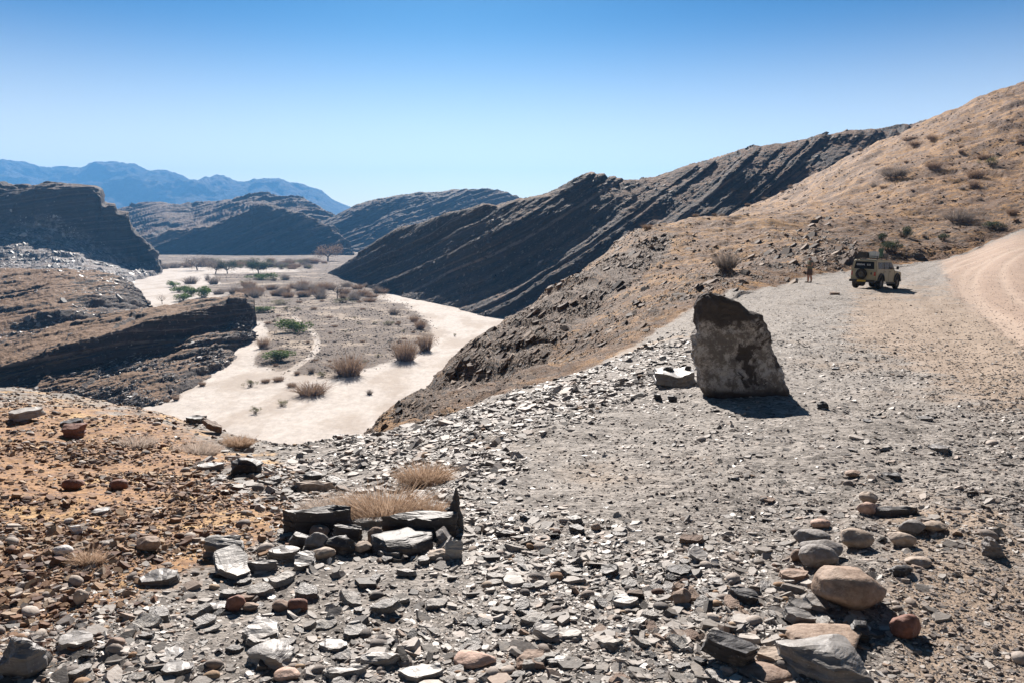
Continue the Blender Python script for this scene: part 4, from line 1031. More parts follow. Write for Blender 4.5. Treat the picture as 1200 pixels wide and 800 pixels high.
# ================================================================== PLANTS
def plant_mat(name, a, b, rough=.8, trans=0.0):
    t = NT(name); r_ = t.node('ShaderNodeNewGeometry').outputs['Random Per Island']
    c = t.ramp(r_, [(0, a), (1, b)]); m = t.done(c, rough, .2)
    tr = t.node('ShaderNodeBsdfTranslucent'); t.put(tr.inputs['Color'], c); mx_ = t.node('ShaderNodeMixShader'); mx_.inputs[0].default_value = .42
    t.t.links.new(t.b.outputs[0], mx_.inputs[1]); t.t.links.new(tr.outputs[0], mx_.inputs[2]); t.t.links.new(mx_.outputs[0], t.n['Material Output'].inputs['Surface'])
    return m
M_straw = plant_mat('straw', (.28, .19, .13), (.56, .42, .31)); M_strawg = plant_mat('grey_straw', (.36, .30, .26), (.60, .52, .45))
M_green = plant_mat('green_leaves', (.045, .085, .015), (.14, .22, .04)); M_dkgreen = plant_mat('dark_leaves', (.02, .035, .015), (.06, .08, .035))
M_dry = plant_mat('dry_twigs', (.13, .085, .055), (.30, .21, .15)); M_greydry = plant_mat('grey_twigs', (.12, .10, .09), (.27, .23, .20))
M_olive = plant_mat('olive_leaves', (.10, .10, .045), (.22, .21, .11)); M_bark = plain('bark', (.12, .09, .07), .9, .2)
def blades(n, rad, h, w, seed, lean=.6, seg=3, flat=1.0, cen=0.0):
    """wiry stems that fan out of one root area: one mesh"""
    g = np.random.default_rng(seed)
    a = g.random(n) * 2 * math.pi; rr = np.sqrt(g.random(n)) * rad * .5
    d = np.stack([np.cos(a), np.sin(a)], 1)
    out = lean * (.25 + rr / (rad * .5)) + g.normal(0, .18, n); hh = h * g.uniform(.55, 1.05, n) * (1 - .35 * rr / (rad * .5))
    side = np.stack([-d[:, 1], d[:, 0], 0 * a], 1)
    side = side * np.cos(g.random(n) * 3.1)[:, None] + np.stack([0 * a, 0 * a, 0 * a], 1)
    rnd = g.normal(0, 1, (n, 3)); rnd /= np.linalg.norm(rnd, axis=1, keepdims=True)
    V = np.zeros((n, (seg + 1) * 2, 3)); jit = np.zeros((n, 3))
    for k in range(seg + 1):
        f = k / seg
        c = np.zeros((n, 3)); c[:, :2] = d * (rr * .8 + out * hh * f ** 1.4)[:, None]; c[:, 2] = hh * f * (1 - .25 * f * out)
        jit = jit + g.normal(0, 1, (n, 3)) * h * .035 * (k > 0); c += jit; c[:, 2] = np.maximum(c[:, 2], -.01 * h)
        ww = w * (1 - .75 * f)
        V[:, 2 * k] = c - rnd * ww; V[:, 2 * k + 1] = c + rnd * ww
    me_f = [[2 * k, 2 * k + 1, 2 * k + 3, 2 * k + 2] for k in range(seg)]
    return V, me_f
def leafcloud(n, rad, h, size, seed, lobes=6):
    g = np.random.default_rng(seed)
    lc = np.stack([g.normal(0, .42, lobes) * rad, g.normal(0, .42, lobes) * rad, g.uniform(.3, .75, lobes) * h], 1); lr = g.uniform(.28, .55, lobes)
    k = g.integers(0, lobes, n); dv = g.normal(0, 1, (n, 3)); dv /= np.linalg.norm(dv, axis=1, keepdims=True)
    r_ = (lr[k] * g.random(n) ** .33)[:, None]
    c = lc[k] + dv * r_ * np.array([rad, rad, h * .62]); c[:, 2] = np.abs(c[:, 2])
    e1 = g.normal(0, 1, (n, 3)); e1 /= np.linalg.norm(e1, axis=1, keepdims=True); e2 = np.cross(e1, g.normal(0, 1, (n, 3))); e2 /= np.linalg.norm(e2, axis=1, keepdims=True)
    s = (size * g.uniform(.5, 1.3, n))[:, None]
    V = np.stack([c - e1 * s, c + e2 * s * .5, c + e1 * s, c - e2 * s * .5], 1)
    return V, [[0, 1, 2, 3]]
def soup_part(name, V, f, mat, parent):
    o = soup(name, V, f, mat); o.parent = parent; return o
def root(name, loc, label, cat, group=None, rz=0):
    o = bpy.data.objects.new(name, None); link(o); o.location = loc; o.rotation_euler = (0, 0, rz); o.empty_display_size = .2
    return tag(o, label, cat, group)
def dup(src, name, loc, sc, rz, label, cat, group=None):
    r_ = src.copy(); r_.name = name; link(r_); r_.location = loc; r_.scale = sc; r_.rotation_euler = (0, 0, rz)
    for k in ('label', 'category', 'group'):
        if k in r_: del r_[k]
    tag(r_, label, cat, group)
    for ch in list(src.children):
        c = ch.copy(); link(c, r_)
    return r_
# dry foreground bushes
def dry_bush(px, py, wpx, hpx, label, mat=M_straw, n=1500, fl=0):
    g, _ = at(px, py); s = slant(g) / F; w, h = wpx * s, hpx * s
    V, f = blades(n, w * .95, h * 1.35, .0016 * slant(g) / 4, int(px), .75, 4)
    V2, _f = blades(n // 2, w * .95, h * .7, .001 * slant(g) / 4, int(px) + 1, .9, 4)
    V = np.concatenate([V, V2]); V[..., 1] *= .7
    r_ = root('dry_bush', g + Vector((0, 0, -.01)), label, 'bush')
    soup_part('twigs', V, f, mat, r_)
    V, f = blades(26, w * .3, h * .6, .003, int(px) + 3, .8, 3); soup_part('stem', V, f, M_dry, r_)
    return r_
dry_bush(452, 604, 105, 38, 'wide straw coloured dry bush right behind the low slate heap', M_straw, 1150)
dry_bush(392, 604, 70, 24, 'greyish wiry dry bush behind the left end of the slate heap', M_strawg, 1700)
dry_bush(505, 606, 50, 20, 'low yellow straw tuft between the wide dry bush and the pointed shard', M_straw, 1000)
dry_bush(497, 566, 62, 26, 'straw coloured dry bush alone on the slates further back', M_straw, 1100)
dry_bush(232, 532, 52, 15, 'low dry tuft on the ochre rim above the sand', M_strawg, 900)
dry_bush(278, 522, 36, 12, 'small dry tuft at the very edge of the rim above the river sand', M_straw, 700)
dry_bush(105, 662, 26, 20, 'upright yellow grass tuft on the ochre soil at the left', M_straw, 260)
dry_bush(160, 522, 46, 12, 'low grey dry tuft on the ochre slope, left of the rim outcrop', M_strawg, 500)
# prototypes for bushes further off (unit size: 1 wide, 1 high), hidden under their first place
def proto_bush(kind, seed):
    r_ = bpy.data.objects.new('proto', None)
    if kind == 'dry':
        V, f = blades(420, .75, 1.0, .010, seed, .42, 3); c = soup_part('branches', V, f, M_dry, r_)
        V, f = leafcloud(500, .5, .8, .022, seed + 1, 7); c = soup_part('crown', V, f, M_dry, r_)
    elif kind == 'grey':
        V, f = blades(420, .75, 1.0, .010, seed, .42, 3); c = soup_part('branches', V, f, M_greydry, r_)
        V, f = leafcloud(700, .5, .85, .022, seed + 1, 7); c = soup_part('crown', V, f, M_greydry, r_)
    elif kind == 'green':
        V, f = leafcloud(1500, .52, .95, .042, seed, 10); c = soup_part('foliage', V, f, M_green, r_)
        V, f = blades(40, .3, .7, .012, seed, .5, 3); c = soup_part('stem', V, f, M_bark, r_)
    elif kind == 'olive':
        V, f = leafcloud(1100, .52, .9, .03, seed, 8); c = soup_part('foliage', V, f, M_olive, r_)
        V, f = blades(60, .4, .8, .012, seed, .5, 3); c = soup_part('stem', V, f, M_bark, r_)
    elif kind == 'dark':
        V, f = leafcloud(1500, .52, .9, .034, seed, 8); c = soup_part('foliage', V, f, M_dkgreen, r_)
        V, f = blades(120, .5, .9, .012, seed, .5, 3); c = soup_part('stem', V, f, M_bark, r_)
    return r_
PB = {k: [proto_bush(k, 700 + 31 * i + 7 * j) for j in range(2)] for i, k in enumerate(['dry', 'grey', 'green', 'olive', 'dark'])}
for ps in PB.values():
    for p_ in ps:
        pass
def tree(px, py, wpx, hpx, kind, label, dens=1.0, seed=1):
    g, _ = at(px, py, RV); s = slant(g) / F; w, h = wpx * s, hpx * s
    r_ = root('tree', g, label, 'tree')
    rr = random.Random(seed); bm = bmesh.new()
    def limb(a, b, ra, rb):
        d = (b - a).normalized(); u = d.orthogonal().normalized(); v = d.cross(u)
        A = [bm.verts.new(a + (u * math.cos(t_) + v * math.sin(t_)) * ra) for t_ in [k * math.pi / 3 for k in range(6)]]
        B = [bm.verts.new(b + (u * math.cos(t_) + v * math.sin(t_)) * rb) for t_ in [k * math.pi / 3 for k in range(6)]]
        for k in range(6): bm.faces.new((A[k], A[(k + 1) % 6], B[(k + 1) % 6], B[k]))
    base = Vector((0, 0, -.2)); fork = Vector((rr.uniform(-.05, .05) * w, 0, h * .28)); limb(base, fork, w * .035, w * .028)
    tips = []
    for k in range(7):
        a = 2 * math.pi * k / 7 + rr.uniform(-.3, .3); q = fork + Vector((math.cos(a) * w * .22, math.sin(a) * w * .22, h * rr.uniform(.10, .34))); limb(fork, q, w * .02, w * .012)
        for j in range(3):
            a2 = a + rr.uniform(-.9, .9); q2 = q + Vector((math.cos(a2) * w * .18, math.sin(a2) * w * .18, h * rr.uniform(.05, .28))); limb(q, q2, w * .011, w * .005); tips.append(q2)
    mesh_obj('trunk', bm, M_bark, r_)
    mat = {'grey': M_greydry, 'dark': M_dkgreen, 'dry': M_dry, 'olive': M_olive}[kind]
    g_ = np.random.default_rng(seed); n = int(2600 * dens); tp = np.array([t_[:] for t_ in tips])
    k = g_.integers(0, len(tp), n); c = tp[k] + g_.normal(0, 1, (n, 3)) * np.array([w * .10, w * .10, h * .15])
    e1 = g_.normal(0, 1, (n, 3)); e1 /= np.linalg.norm(e1, axis=1, keepdims=True); e2 = np.cross(e1, g_.normal(0, 1, (n, 3))); e2 /= np.linalg.norm(e2, axis=1, keepdims=True)
    sz = (w * .02 * g_.uniform(.5, 1.4, n))[:, None]
    soup_part('crown', np.stack([c - e1 * sz, c + e2 * sz * .6, c + e1 * sz, c - e2 * sz * .6], 1), [[0, 1, 2, 3]], mat, r_)
    return r_
tree(231, 317, 24, 14, 'grey', 'pale leafless tree at the foot of the far dark hills, left', .8, 1)
tree(252, 321, 20, 14, 'grey', 'grey crowned tree between the pale leafless tree and the dark round one', 1.1, 2)
tree(266, 321, 20, 13, 'dark', 'dull green tree touching the grey crowned tree on the far sand', 1.0, 3)
tree(303, 321, 21, 13, 'dark', 'dark round tree alone on the far sand above the green mat', 1.6, 4)
tree(384, 306, 30, 17, 'dry', 'large brown leafless tree at the far bend of the river', .9, 5)
tree(395, 350, 18, 20, 'grey', 'thin bare tree standing in the scrub left of the dark ridge foot', .25, 6)
tree(190, 357, 11, 12, 'dry', 'small dead tree on the sand behind the brown rock slab', .10, 7)
def bush(kind, px, py, wpx, hpx, label, surf=None, group=None):
    V = RV if surf is None else None
    g, _ = at(px, py, V); s = slant(g) / F
    src = random.choice(PB[kind])
    nm = {'dry': 'dry_shrub', 'grey': 'grey_shrub', 'green': 'green_shrub', 'olive': 'olive_shrub', 'dark': 'dark_shrub'}[kind]
    if kind == 'green': wpx, hpx = wpx * 1.3, hpx * 1.35
    dup(src, nm, g, (wpx * s * 1.0, wpx * s * 1.0, hpx * s * 1.15), random.uniform(0, 6.28), label, 'shrub', group)
B = [
 ('green', 204, 336, 10, 5, 'small green shrub, topmost of the green strip behind the brown slab'), ('green', 209, 343, 13, 6, 'green shrub at the left of the green strip on the far sand'),
 ('olive', 218, 342, 13, 7, 'olive shrub in the middle of the green strip'), ('green', 223, 347, 14, 7, 'bright green shrub low in the green strip'), ('green', 238, 349, 17, 9, 'broad green shrub at the right end of the green strip'),
 ('green', 213, 353, 17, 6, 'flat green shrub nearest to the brown slab edge'), ('grey', 224, 333, 18, 9, 'grey shrub above the green strip'), ('grey', 251, 333, 14, 9, 'grey shrub alone right of the green strip'),
 ('grey', 243, 329, 6, 7, 'little grey shrub above the lone grey shrub'), ('green', 305, 328, 24, 6, 'flat bright green mat below the dark round tree'), ('olive', 320, 329, 14, 5, 'olive patch right of the bright green mat'),
 ('olive', 284, 335, 9, 6, 'small pale olive shrub alone on white sand left of the scrub'), ('grey', 334, 328, 12, 7, 'grey shrub right of the olive patch'), ('green', 307, 366, 24, 5, 'long low green shrub at the left edge of the gravel bar'),
 ('green', 348, 389, 27, 12, 'bright green rounded shrub beside the wheel tracks'), ('green', 327, 422, 31, 9, 'low green shrub by the foot of the rocky scree'), ('dry', 308, 408, 14, 15, 'dark brown shrub at the tip of the rocky scree'),
 ('dry', 409, 439, 40, 27, 'big reddish brown leafless shrub in the middle of the sand'), ('dry', 366, 461, 44, 16, 'wide brown spiky shrub low on the sand'), ('olive', 294, 452, 15, 9, 'small olive shrub on open sand, left of the wide spiky one'),
 ('olive', 330, 476, 13, 8, 'round olive shrub alone on the near sand'), ('olive', 299, 484, 12, 9, 'pale yellowish shrub, the nearest on the sand'), ('dry', 312, 447, 12, 5, 'flat brown shrub in the row on the sand, left'),
 ('dry', 326, 446, 15, 6, 'flat brown shrub in the row on the sand, middle'), ('dry', 342, 452, 13, 6, 'straw shrub at the left of the wide spiky one'), ('grey', 365, 437, 9, 7, 'small grey shrub left of the big reddish brown one'),
 ('olive', 377, 441, 11, 6, 'small olive shrub below the small grey one'), ('dry', 349, 438, 7, 5, 'tiny brown shrub at the end of the wheel tracks'), ('grey', 433, 462, 8, 6, 'tiny grey shrub alone on the white sand'),
 ('dry', 475, 422, 32, 30, 'large round brown shrub with a trunk at the right edge of the bar'), ('dry', 499, 410, 19, 24, 'tall brown shrub at the rim of the bar against the river sand'), ('dry', 492, 385, 15, 13, 'brown shrub above the tall one on the bar rim'),
 ('dry', 485, 377, 12, 9, 'brown shrub topmost of three along the bar rim'), ('grey', 461, 369, 14, 8, 'grey brown shrub on the upper right rim of the bar'), ('olive', 456, 382, 13, 6, 'flat olive shrub on the right of the bar'),
 ('olive', 533, 394, 4, 4, 'single dark speck of a shrub on the river sand'), ('dry', 402, 350, 12, 8, 'brown shrub under the thin bare tree'), ('grey', 415, 352, 18, 9, 'grey shrub right of the thin bare tree'), ('olive', 403, 355, 24, 6, 'olive patch in front of the thin bare tree'),
 ('dry', 433, 354, 18, 6, 'brown shrub at the foot of the dark ridge'), ('olive', 330, 357, 24, 6, 'dull olive patch at the upper left of the bar'),
 ('dry', 206, 468, 8, 7, 'small brown shrub at the foot of the rock scree, right'), ('dry', 196, 470, 7, 4, 'small brown shrub at the foot of the rock scree, left'), ('dry', 237, 452, 9, 6, 'tiny dark shrub on the edge of the scree'),
]
for e in B: bush(*e)
sc_i = 0
for k in range(46):   # brown scrub across the bar and along the far sand
    u = k / 46; px = 250 + 200 * random.random(); py = random.uniform(336, 350) if px > 262 else 345
    bush(random.choice(['dry', 'dry', 'grey']), px, py, random.uniform(10, 18), random.uniform(5, 10), 'small leafless brown shrub in the scrub belt across the gravel bar', None, 'leafless shrubs of the scrub belt')
for k in range(50):
    bush(random.choice(['grey', 'grey', 'dry', 'olive']), random.uniform(175, 400), random.uniform(308.5, 316), random.uniform(8, 18), random.uniform(3, 8), 'small dark shrub in the line at the foot of the far hills', None, 'dark shrubs in the line under the far hills')
for k in range(60):
    px, py = random.uniform(300, 500), random.uniform(352, 430)
    if polymask(np.array([px]), np.array([py]), [(300, 350), (432, 352), (503, 400), (395, 442), (300, 425), (318, 398)], 1)[0] < .5: continue
    bush(random.choice(['dry', 'grey', 'olive']), px, py, random.uniform(4, 9), random.uniform(2, 4), 'tiny dry shrub dotted over the stony gravel bar', None, 'tiny shrubs dotted over the gravel bar')
H = [
 ('grey', 1049, 206, 32, 11, 'broad grey brown shrub on the hillside left of the others'), ('dry', 1064, 165, 11, 5, 'small shrub at the hill crest, left of three'), ('dry', 1073, 171, 13, 6, 'small shrub just below the hill crest, middle of three'),
 ('dry', 1092, 164, 12, 6, 'small shrub under the hill crest, right of three'), ('dry', 1094, 198, 18, 8, 'brown shrub beside a pale stony patch on the hillside'), ('dry', 1126, 179, 6, 5, 'tiny dark shrub alone high on the hillside'),
 ('dry', 1151, 187, 12, 7, 'dark brown shrub left above the yellowish one on the hillside'), ('olive', 1160, 195, 16, 9, 'yellowish green shrub on the hillside'), ('dry', 1144, 209, 20, 12, 'round brown shrub below the yellowish green one'),
 ('dry', 1142, 219, 10, 8, 'small brown shrub under the round brown one on the hillside'), ('grey', 1126, 260, 30, 14, 'dark shrub on the rocky bank above the dirt track'), ('grey', 851, 314, 32, 20, 'round greyish shrub on the spur left of the person'),
 ('dark', 1044, 296, 24, 12, 'black looking shrub right behind the vehicle roof'), ('dark', 1059, 279, 14, 12, 'round black shrub on the bank above the vehicle'), ('dark', 1032, 282, 10, 8, 'small dark shrub on the bank, directly above the roof rack'),
 ('dark', 1166, 270, 26, 9, 'flat dark shrub on the bank just above the far edge of the track'), ('dark', 1104, 282, 12, 7, 'small dark shrub on the bank right of the vehicle'), ('dry', 1196, 168, 9, 6, 'brown shrub on the hillside at the right picture edge'), ('dry', 1186, 252, 12, 8, 'dark shrub on the bank at the right picture edge'), ('dry', 758, 268, 14, 6, 'brown shrub on the crest of the spur'),
]
for k, px, py, w, h, lb in H: bush(k, px, py, w, h, lb, 1)
for k in range(40):
    bush(random.choice(['dry', 'grey', 'dry']), random.uniform(800, 1200), random.uniform(150, 290), random.uniform(4, 9), random.uniform(2, 4), 'tiny dry shrub dotted over the brown hillside', 1, 'tiny shrubs dotted over the hillside') if True else None
for ps in PB.values():
    for p_ in ps:
        for c in list(p_.children): bpy.data.objects.remove(c)
        bpy.data.objects.remove(p_)
# ================================================================== VEHICLE
def smooth_box(bm, x0, x1, y0, y1, z0, z1, bev=.0, seg=2):
    r_ = bmesh.ops.create_cube(bm, size=1.0)
    for v in r_['verts']: v.co = Vector(((x0 + x1) / 2 + v.co.x * (x1 - x0), (y0 + y1) / 2 + v.co.y * (y1 - y0), (z0 + z1) / 2 + v.co.z * (z1 - z0)))
    if bev:
        es = list({e for v in r_['verts'] for e in v.link_edges}); bmesh.ops.bevel(bm, geom=es, offset=bev, segments=seg, affect='EDGES')
def cyl(bm, c, r, h, axis='Y', n=28, r2=None, caps=True):
    M = Matrix.Translation(c) @ {'Y': Matrix.Rotation(R(90), 4, 'X'), 'X': Matrix.Rotation(R(90), 4, 'Y'), 'Z': Matrix()}[axis]
    bmesh.ops.create_cone(bm, cap_ends=caps, segments=n, radius1=r, radius2=r if r2 is None else r2, depth=h, matrix=M)
def torus(bm, c, R0, r0, w, axis='Y', n=32, m=10):
    vs = []
    for i in range(n):
        a = 2 * math.pi * i / n; ring = []
        for j in range(m):
            b = 2 * math.pi * j / m; cb, sb = math.cos(b), math.sin(b)
            rr = R0 + r0 * abs(cb) ** .6 * (1 if cb > 0 else -1) ; ww = w * abs(sb) ** .5 * (1 if sb > 0 else -1)
            if cb > .7 and i % 2: rr -= .015
            p = (rr * math.cos(a), ww, rr * math.sin(a)) if axis == 'Y' else (ww, rr * math.cos(a), rr * math.sin(a))
            ring.append(bm.verts.new(Vector(c) + Vector(p)))
        vs.append(ring)
    for i in range(n):
        for j in range(m): bm.faces.new((vs[i][j], vs[(i + 1) % n][j], vs[(i + 1) % n][(j + 1) % m], vs[i][(j + 1) % m]))
V_khaki = plain('khaki_paint', (.33, .29, .185), .5, .45, 0, (.40, .33, .24), .6, 2.5)
V_black = plain('black_plastic', (.022, .022, .024), .5, .4, 0, (.07, .06, .05), .5, 5)
V_rub = plain('tyre_rubber', (.02, .019, .019), .85, .2, 0, (.10, .08, .06), .6, 8)
V_rim = plain('dark_rim', (.06, .06, .062), .4, .5, .6)
V_glass = plain('tinted_glass', (.010, .010, .011), .25, .25)
V_red = plain('red_lens', (.35, .02, .015), .25, .5); V_white = plain('white_paint', (.75, .76, .78), .5, .4)
V_yel = plain('yellow_plate', (.55, .36, .04), .5, .4); V_alu = plain('grey_case', (.42, .46, .47), .45, .4, .3); V_green = plain('green_can', (.05, .10, .06), .5, .4)
def ground_z(x, y):
    d2 = (D[..., 0] - x) ** 2 + (D[..., 1] - y) ** 2
    return float(D.reshape(-1, 3)[np.argmin(d2)][2])
g, gn = at(1018, 338)
los = math.atan2(g.x, g.y); head = los + R(22)
ex = Vector((math.sin(head), math.cos(head), 0)); ly = Vector((-ex.y, ex.x, 0))
c0 = Vector(g) + ex * .9
hh = {(a, b): ground_z(*(c0 + ex * a * 1.2 + ly * b * .65)[:2]) for a in (1, -1) for b in (1, -1)}
ex.z = (hh[1, 1] + hh[1, -1] - hh[-1, 1] - hh[-1, -1]) / 2 / 2.4; ex.normalize()
ly.z = (hh[1, 1] + hh[-1, 1] - hh[1, -1] - hh[-1, -1]) / 2 / 1.3
ez_ = ex.cross(ly).normalized(); ey_ = ez_.cross(ex)
car = root('off_road_vehicle', (c0.x, c0.y, sum(hh.values()) / 4 - .01), 'khaki off-road vehicle with a loaded roof rack and a spare wheel, parked by the track', 'car')
car.rotation_euler = Matrix((ex, ey_, ez_)).transposed().to_euler()
car.scale = (.86, .86, .86)
hw_ = .86
prof = [(-2.2, .62), (-2.2, 1.22), (-2.17, 1.3), (-2.08, 1.93), (-1.95, 2.0), (.35, 2.01), (.5, 1.96), (.98, 1.36), (1.15, 1.28), (2.1, 1.2), (2.22, 1.1), (2.25, .62),
        (1.93, .62), (1.9, .78), (1.72, .97), (1.45, 1.02), (1.18, .97), (1.0, .78), (.97, .50), (-.87, .50), (-.9, .78), (-1.08, .97), (-1.35, 1.02), (-1.62, .97), (-1.8, .78), (-1.83, .62)]
bm = bmesh.new()
def tw(z): return hw_ - max(0, z - 1.28) * .13
A = [bm.verts.new((x, tw(z), z)) for x, z in prof]; B_ = [bm.verts.new((x, -tw(z), z)) for x, z in prof]
bm.faces.new(A); bm.faces.new(list(reversed(B_)))
for k in range(len(prof)): bm.faces.new((A[k], B_[k], B_[(k + 1) % len(prof)], A[(k + 1) % len(prof)]))
bmesh.ops.recalc_face_normals(bm, faces=bm.faces)
bmesh.ops.bevel(bm, geom=[e for e in bm.edges if e.calc_face_angle(0) > .5 and max(v.co.z for v in e.verts) > 1.0], offset=.035, segments=2, affect='EDGES')
bmesh.ops.triangulate(bm, faces=[f for f in bm.faces if len(f.verts) > 4])
body = mesh_obj('body', bm, V_khaki, car)
def quadplate(name, pts, off_, mat, parent, th=.012):
    """a thin plate on the body: pts in order, pushed out along off_"""
    bm = bmesh.new(); o_ = Vector(off_)
    a = [bm.verts.new(Vector(p) + o_ * th) for p in pts]; b = [bm.verts.new(Vector(p) - o_ * .01) for p in pts]
    bm.faces.new(a); bm.faces.new(list(reversed(b)))
    for k in range(len(pts)): bm.faces.new((a[k], b[k], b[(k + 1) % len(pts)], a[(k + 1) % len(pts)]))
    bmesh.ops.recalc_face_normals(bm, faces=bm.faces)
    return mesh_obj(name, bm, mat, parent)
def rx(z): return -2.17 + (z - 1.3) * (.09 / .63) if z > 1.3 else -2.2
# rear door, window with a line of small pale lettering too small to read
bm = bmesh.new(); smooth_box(bm, -2.235, -2.19, -.62, .74, .68, 1.26, .02); door = mesh_obj('rear_door', bm, V_khaki, car)
bm = bmesh.new(); smooth_box(bm, -2.27, -2.23, -.58, -.50, 1.0, 1.16, .01); mesh_obj('handle', bm, V_black, door)
rw = quadplate('rear_window', [(rx(1.37), .68, 1.37), (rx(1.86), .62, 1.86), (rx(1.86), -.62, 1.86), (rx(1.37), -.68, 1.37)], (-1, 0, .14), V_glass, car)
bm = bmesh.new(); rr = random.Random(4)
for k, y in enumerate([.50, .42, .34, .26, .18, .10, .02, -.20, -.29, -.37]):
    z0 = 1.66; x_ = rx(z0) - .022
    smooth_box(bm, x_ - .004, x_, y - .012, y + .012, z0 - .055, z0 + .055)
    zz = z0 + rr.choice([-.055, -.01, .035]); smooth_box(bm, x_ - .006, x_ - .002, y - .04, y + .012, zz, zz + .02)
mesh_obj('lettering', bm, V_white, rw)
for sy in (1, -1):   # side windows front, middle, back on each side
    for x0_, x1_, z0_, z1_, sl in [(-1.85, -.98, 1.4, 1.84, 0), (-.88, -.08, 1.38, 1.85, 0), (.02, .80, 1.38, 1.85, .42)]:
        quadplate('side_window', [(x0_, sy * tw(z0_), z0_), (x1_, sy * tw(z0_), z0_), (x1_ - sl, sy * tw(z1_), z1_), (x0_, sy * tw(z1_), z1_)], (0, sy, .13), V_glass, car)
    for xs in (-.93, -.03, .95):
        bm = bmesh.new(); smooth_box(bm, xs - .008, xs + .008, sy * hw_ - .006, sy * hw_ + .006, .55, 1.3); mesh_obj('door_gap', bm, V_black, car)
    for xs in (-.75, .12):
        bm = bmesh.new(); smooth_box(bm, xs, xs + .16, sy * hw_ - .01, sy * hw_ + .035, 1.18, 1.22, .008); mesh_obj('door_handle', bm, V_black, car)
    bm = bmesh.new(); smooth_box(bm, -.85, .95, sy * (hw_ + .05) - .09, sy * (hw_ + .05) + .07, .40, .47, .02); mesh_obj('side_step', bm, V_black, car)
    for cx_ in (1.45, -1.35):   # flares
        bm = bmesh.new(); pr = None
        for k in range(13):
            a = math.pi * k / 12; q = [(cx_ + rr_ * math.cos(a), y_, .58 + rr_ * math.sin(a) * .98) for rr_, y_ in [(.46, sy * (hw_ - .02)), (.46, sy * (hw_ + .09)), (.53, sy * (hw_ + .08)), (.56, sy * (hw_ - .02))]]
            ring = [bm.verts.new(p) for p in q]
            if pr:
                for j in range(4): bm.faces.new((pr[j], pr[(j + 1) % 4], ring[(j + 1) % 4], ring[j]))
            pr = ring
        mesh_obj('wheel_arch', bm, V_black, car, True)
        bm = bmesh.new(); cyl(bm, (cx_, sy * .55, .62), .46, .5, 'Y', 24); mesh_obj('arch_liner', bm, V_black, car)
        bm = bmesh.new(); torus(bm, (cx_, sy * (hw_ - .06), .41), .30, .11, .14); ty = mesh_obj('wheel', bm, V_rub, car, True)
        bm = bmesh.new(); cyl(bm, (cx_, sy * (hw_ + .0), .41), .21, .10, 'Y', 20, .21); cyl(bm, (cx_, sy * (hw_ + .06), .41), .07, .05, 'Y', 12)
        for k in range(6):
            a = k * math.pi / 3; cyl(bm, (cx_ + .14 * math.cos(a), sy * (hw_ + .052), .41 + .14 * math.sin(a)), .03, .012, 'Y', 8)
        mesh_obj('rim', bm, V_rim, ty)
    bm = bmesh.new(); smooth_box(bm, .78, .86, sy * (hw_ + .22) - .10, sy * (hw_ + .22) + .08, 1.38, 1.60, .03); cyl(bm, (.84, sy * (hw_ + .05), 1.42), .02, .22, 'Y', 8); mesh_obj('mirror', bm, V_black, car)
    bm = bmesh.new(); smooth_box(bm, -2.225, -2.19, sy * .76 - .06, sy * .76 + .06, .92, 1.2, .01); mesh_obj('tail_light', bm, V_red, car)
    bm = bmesh.new(); cyl(bm, (2.25, sy * .62, .95), .11, .06, 'X', 18); mesh_obj('headlight', bm, V_white, car)
quadplate('windscreen', [(.93, .74, 1.42), (.93, -.74, 1.42), (.53, -.68, 1.92), (.53, .68, 1.92)], (.77, 0, .62), V_glass, car)
bm = bmesh.new(); torus(bm, (-2.36, .08, 1.02), .28, .10, .12, 'X'); sp = mesh_obj('spare_wheel', bm, V_rub, car, True)
bm = bmesh.new(); cyl(bm, (-2.36, .08, 1.02), .20, .12, 'X', 20); cyl(bm, (-2.43, .08, 1.02), .06, .05, 'X', 12); mesh_obj('rim', bm, V_rim, sp)
bm = bmesh.new(); smooth_box(bm, -2.42, -2.18, -.86, .86, .48, .64, .03); smooth_box(bm, 2.2, 2.42, -.84, .84, .50, .70, .04)
for s_ in (-1, 1): cyl(bm, (2.38, s_ * .38, .88), .03, .5, 'Z', 10)
cyl(bm, (2.38, 0, 1.12), .03, .8, 'Y', 10)
bump = mesh_obj('bumper', bm, V_black, car)
bm = bmesh.new(); smooth_box(bm, -2.435, -2.42, -.28, .30, .50, .62); mesh_obj('number_plate', bm, V_yel, bump)
bm = bmesh.new()
for y in (-.7, .7): smooth_box(bm, -1.95, .55, y - .02, y + .02, 2.10, 2.14); 
for x in np.linspace(-1.93, .53, 8): smooth_box(bm, x - .015, x + .015, -.7, .7, 2.105, 2.135)
for x in (-1.93, .53): smooth_box(bm, x - .02, x + .02, -.72, .72, 2.22, 2.26)
for y in (-.71, .71):
    smooth_box(bm, -1.95, .55, y - .018, y + .018, 2.22, 2.25)
    for x in (-1.9, -1.1, -.3, .5): smooth_box(bm, x - .02, x + .02, y - .02, y + .02, 2.0, 2.24)
mesh_obj('roof_rack', bm, V_black, car)
def cargo(name, box, mat, label, cat, bev=.03):
    bm = bmesh.new(); x0, x1, y0, y1, z0, z1 = box
    cx_, cy_, cz_ = (x0 + x1) / 2, (y0 + y1) / 2, z0
    smooth_box(bm, x0 - cx_, x1 - cx_, y0 - cy_, y1 - cy_, 0, z1 - z0, bev); smooth_box(bm, x0 - cx_ - .01, x1 - cx_ + .01, y0 - cy_ - .01, y1 - cy_ + .01, (z1 - z0) * .72, (z1 - z0) * .78)
    o = mesh_obj(name, bm, mat); o.matrix_world = Matrix.Translation(car.location) @ car.rotation_euler.to_matrix().to_4x4() @ Matrix.Scale(.86, 4) @ Matrix.Translation((cx_, cy_, cz_))
    return tag(o, label, cat)
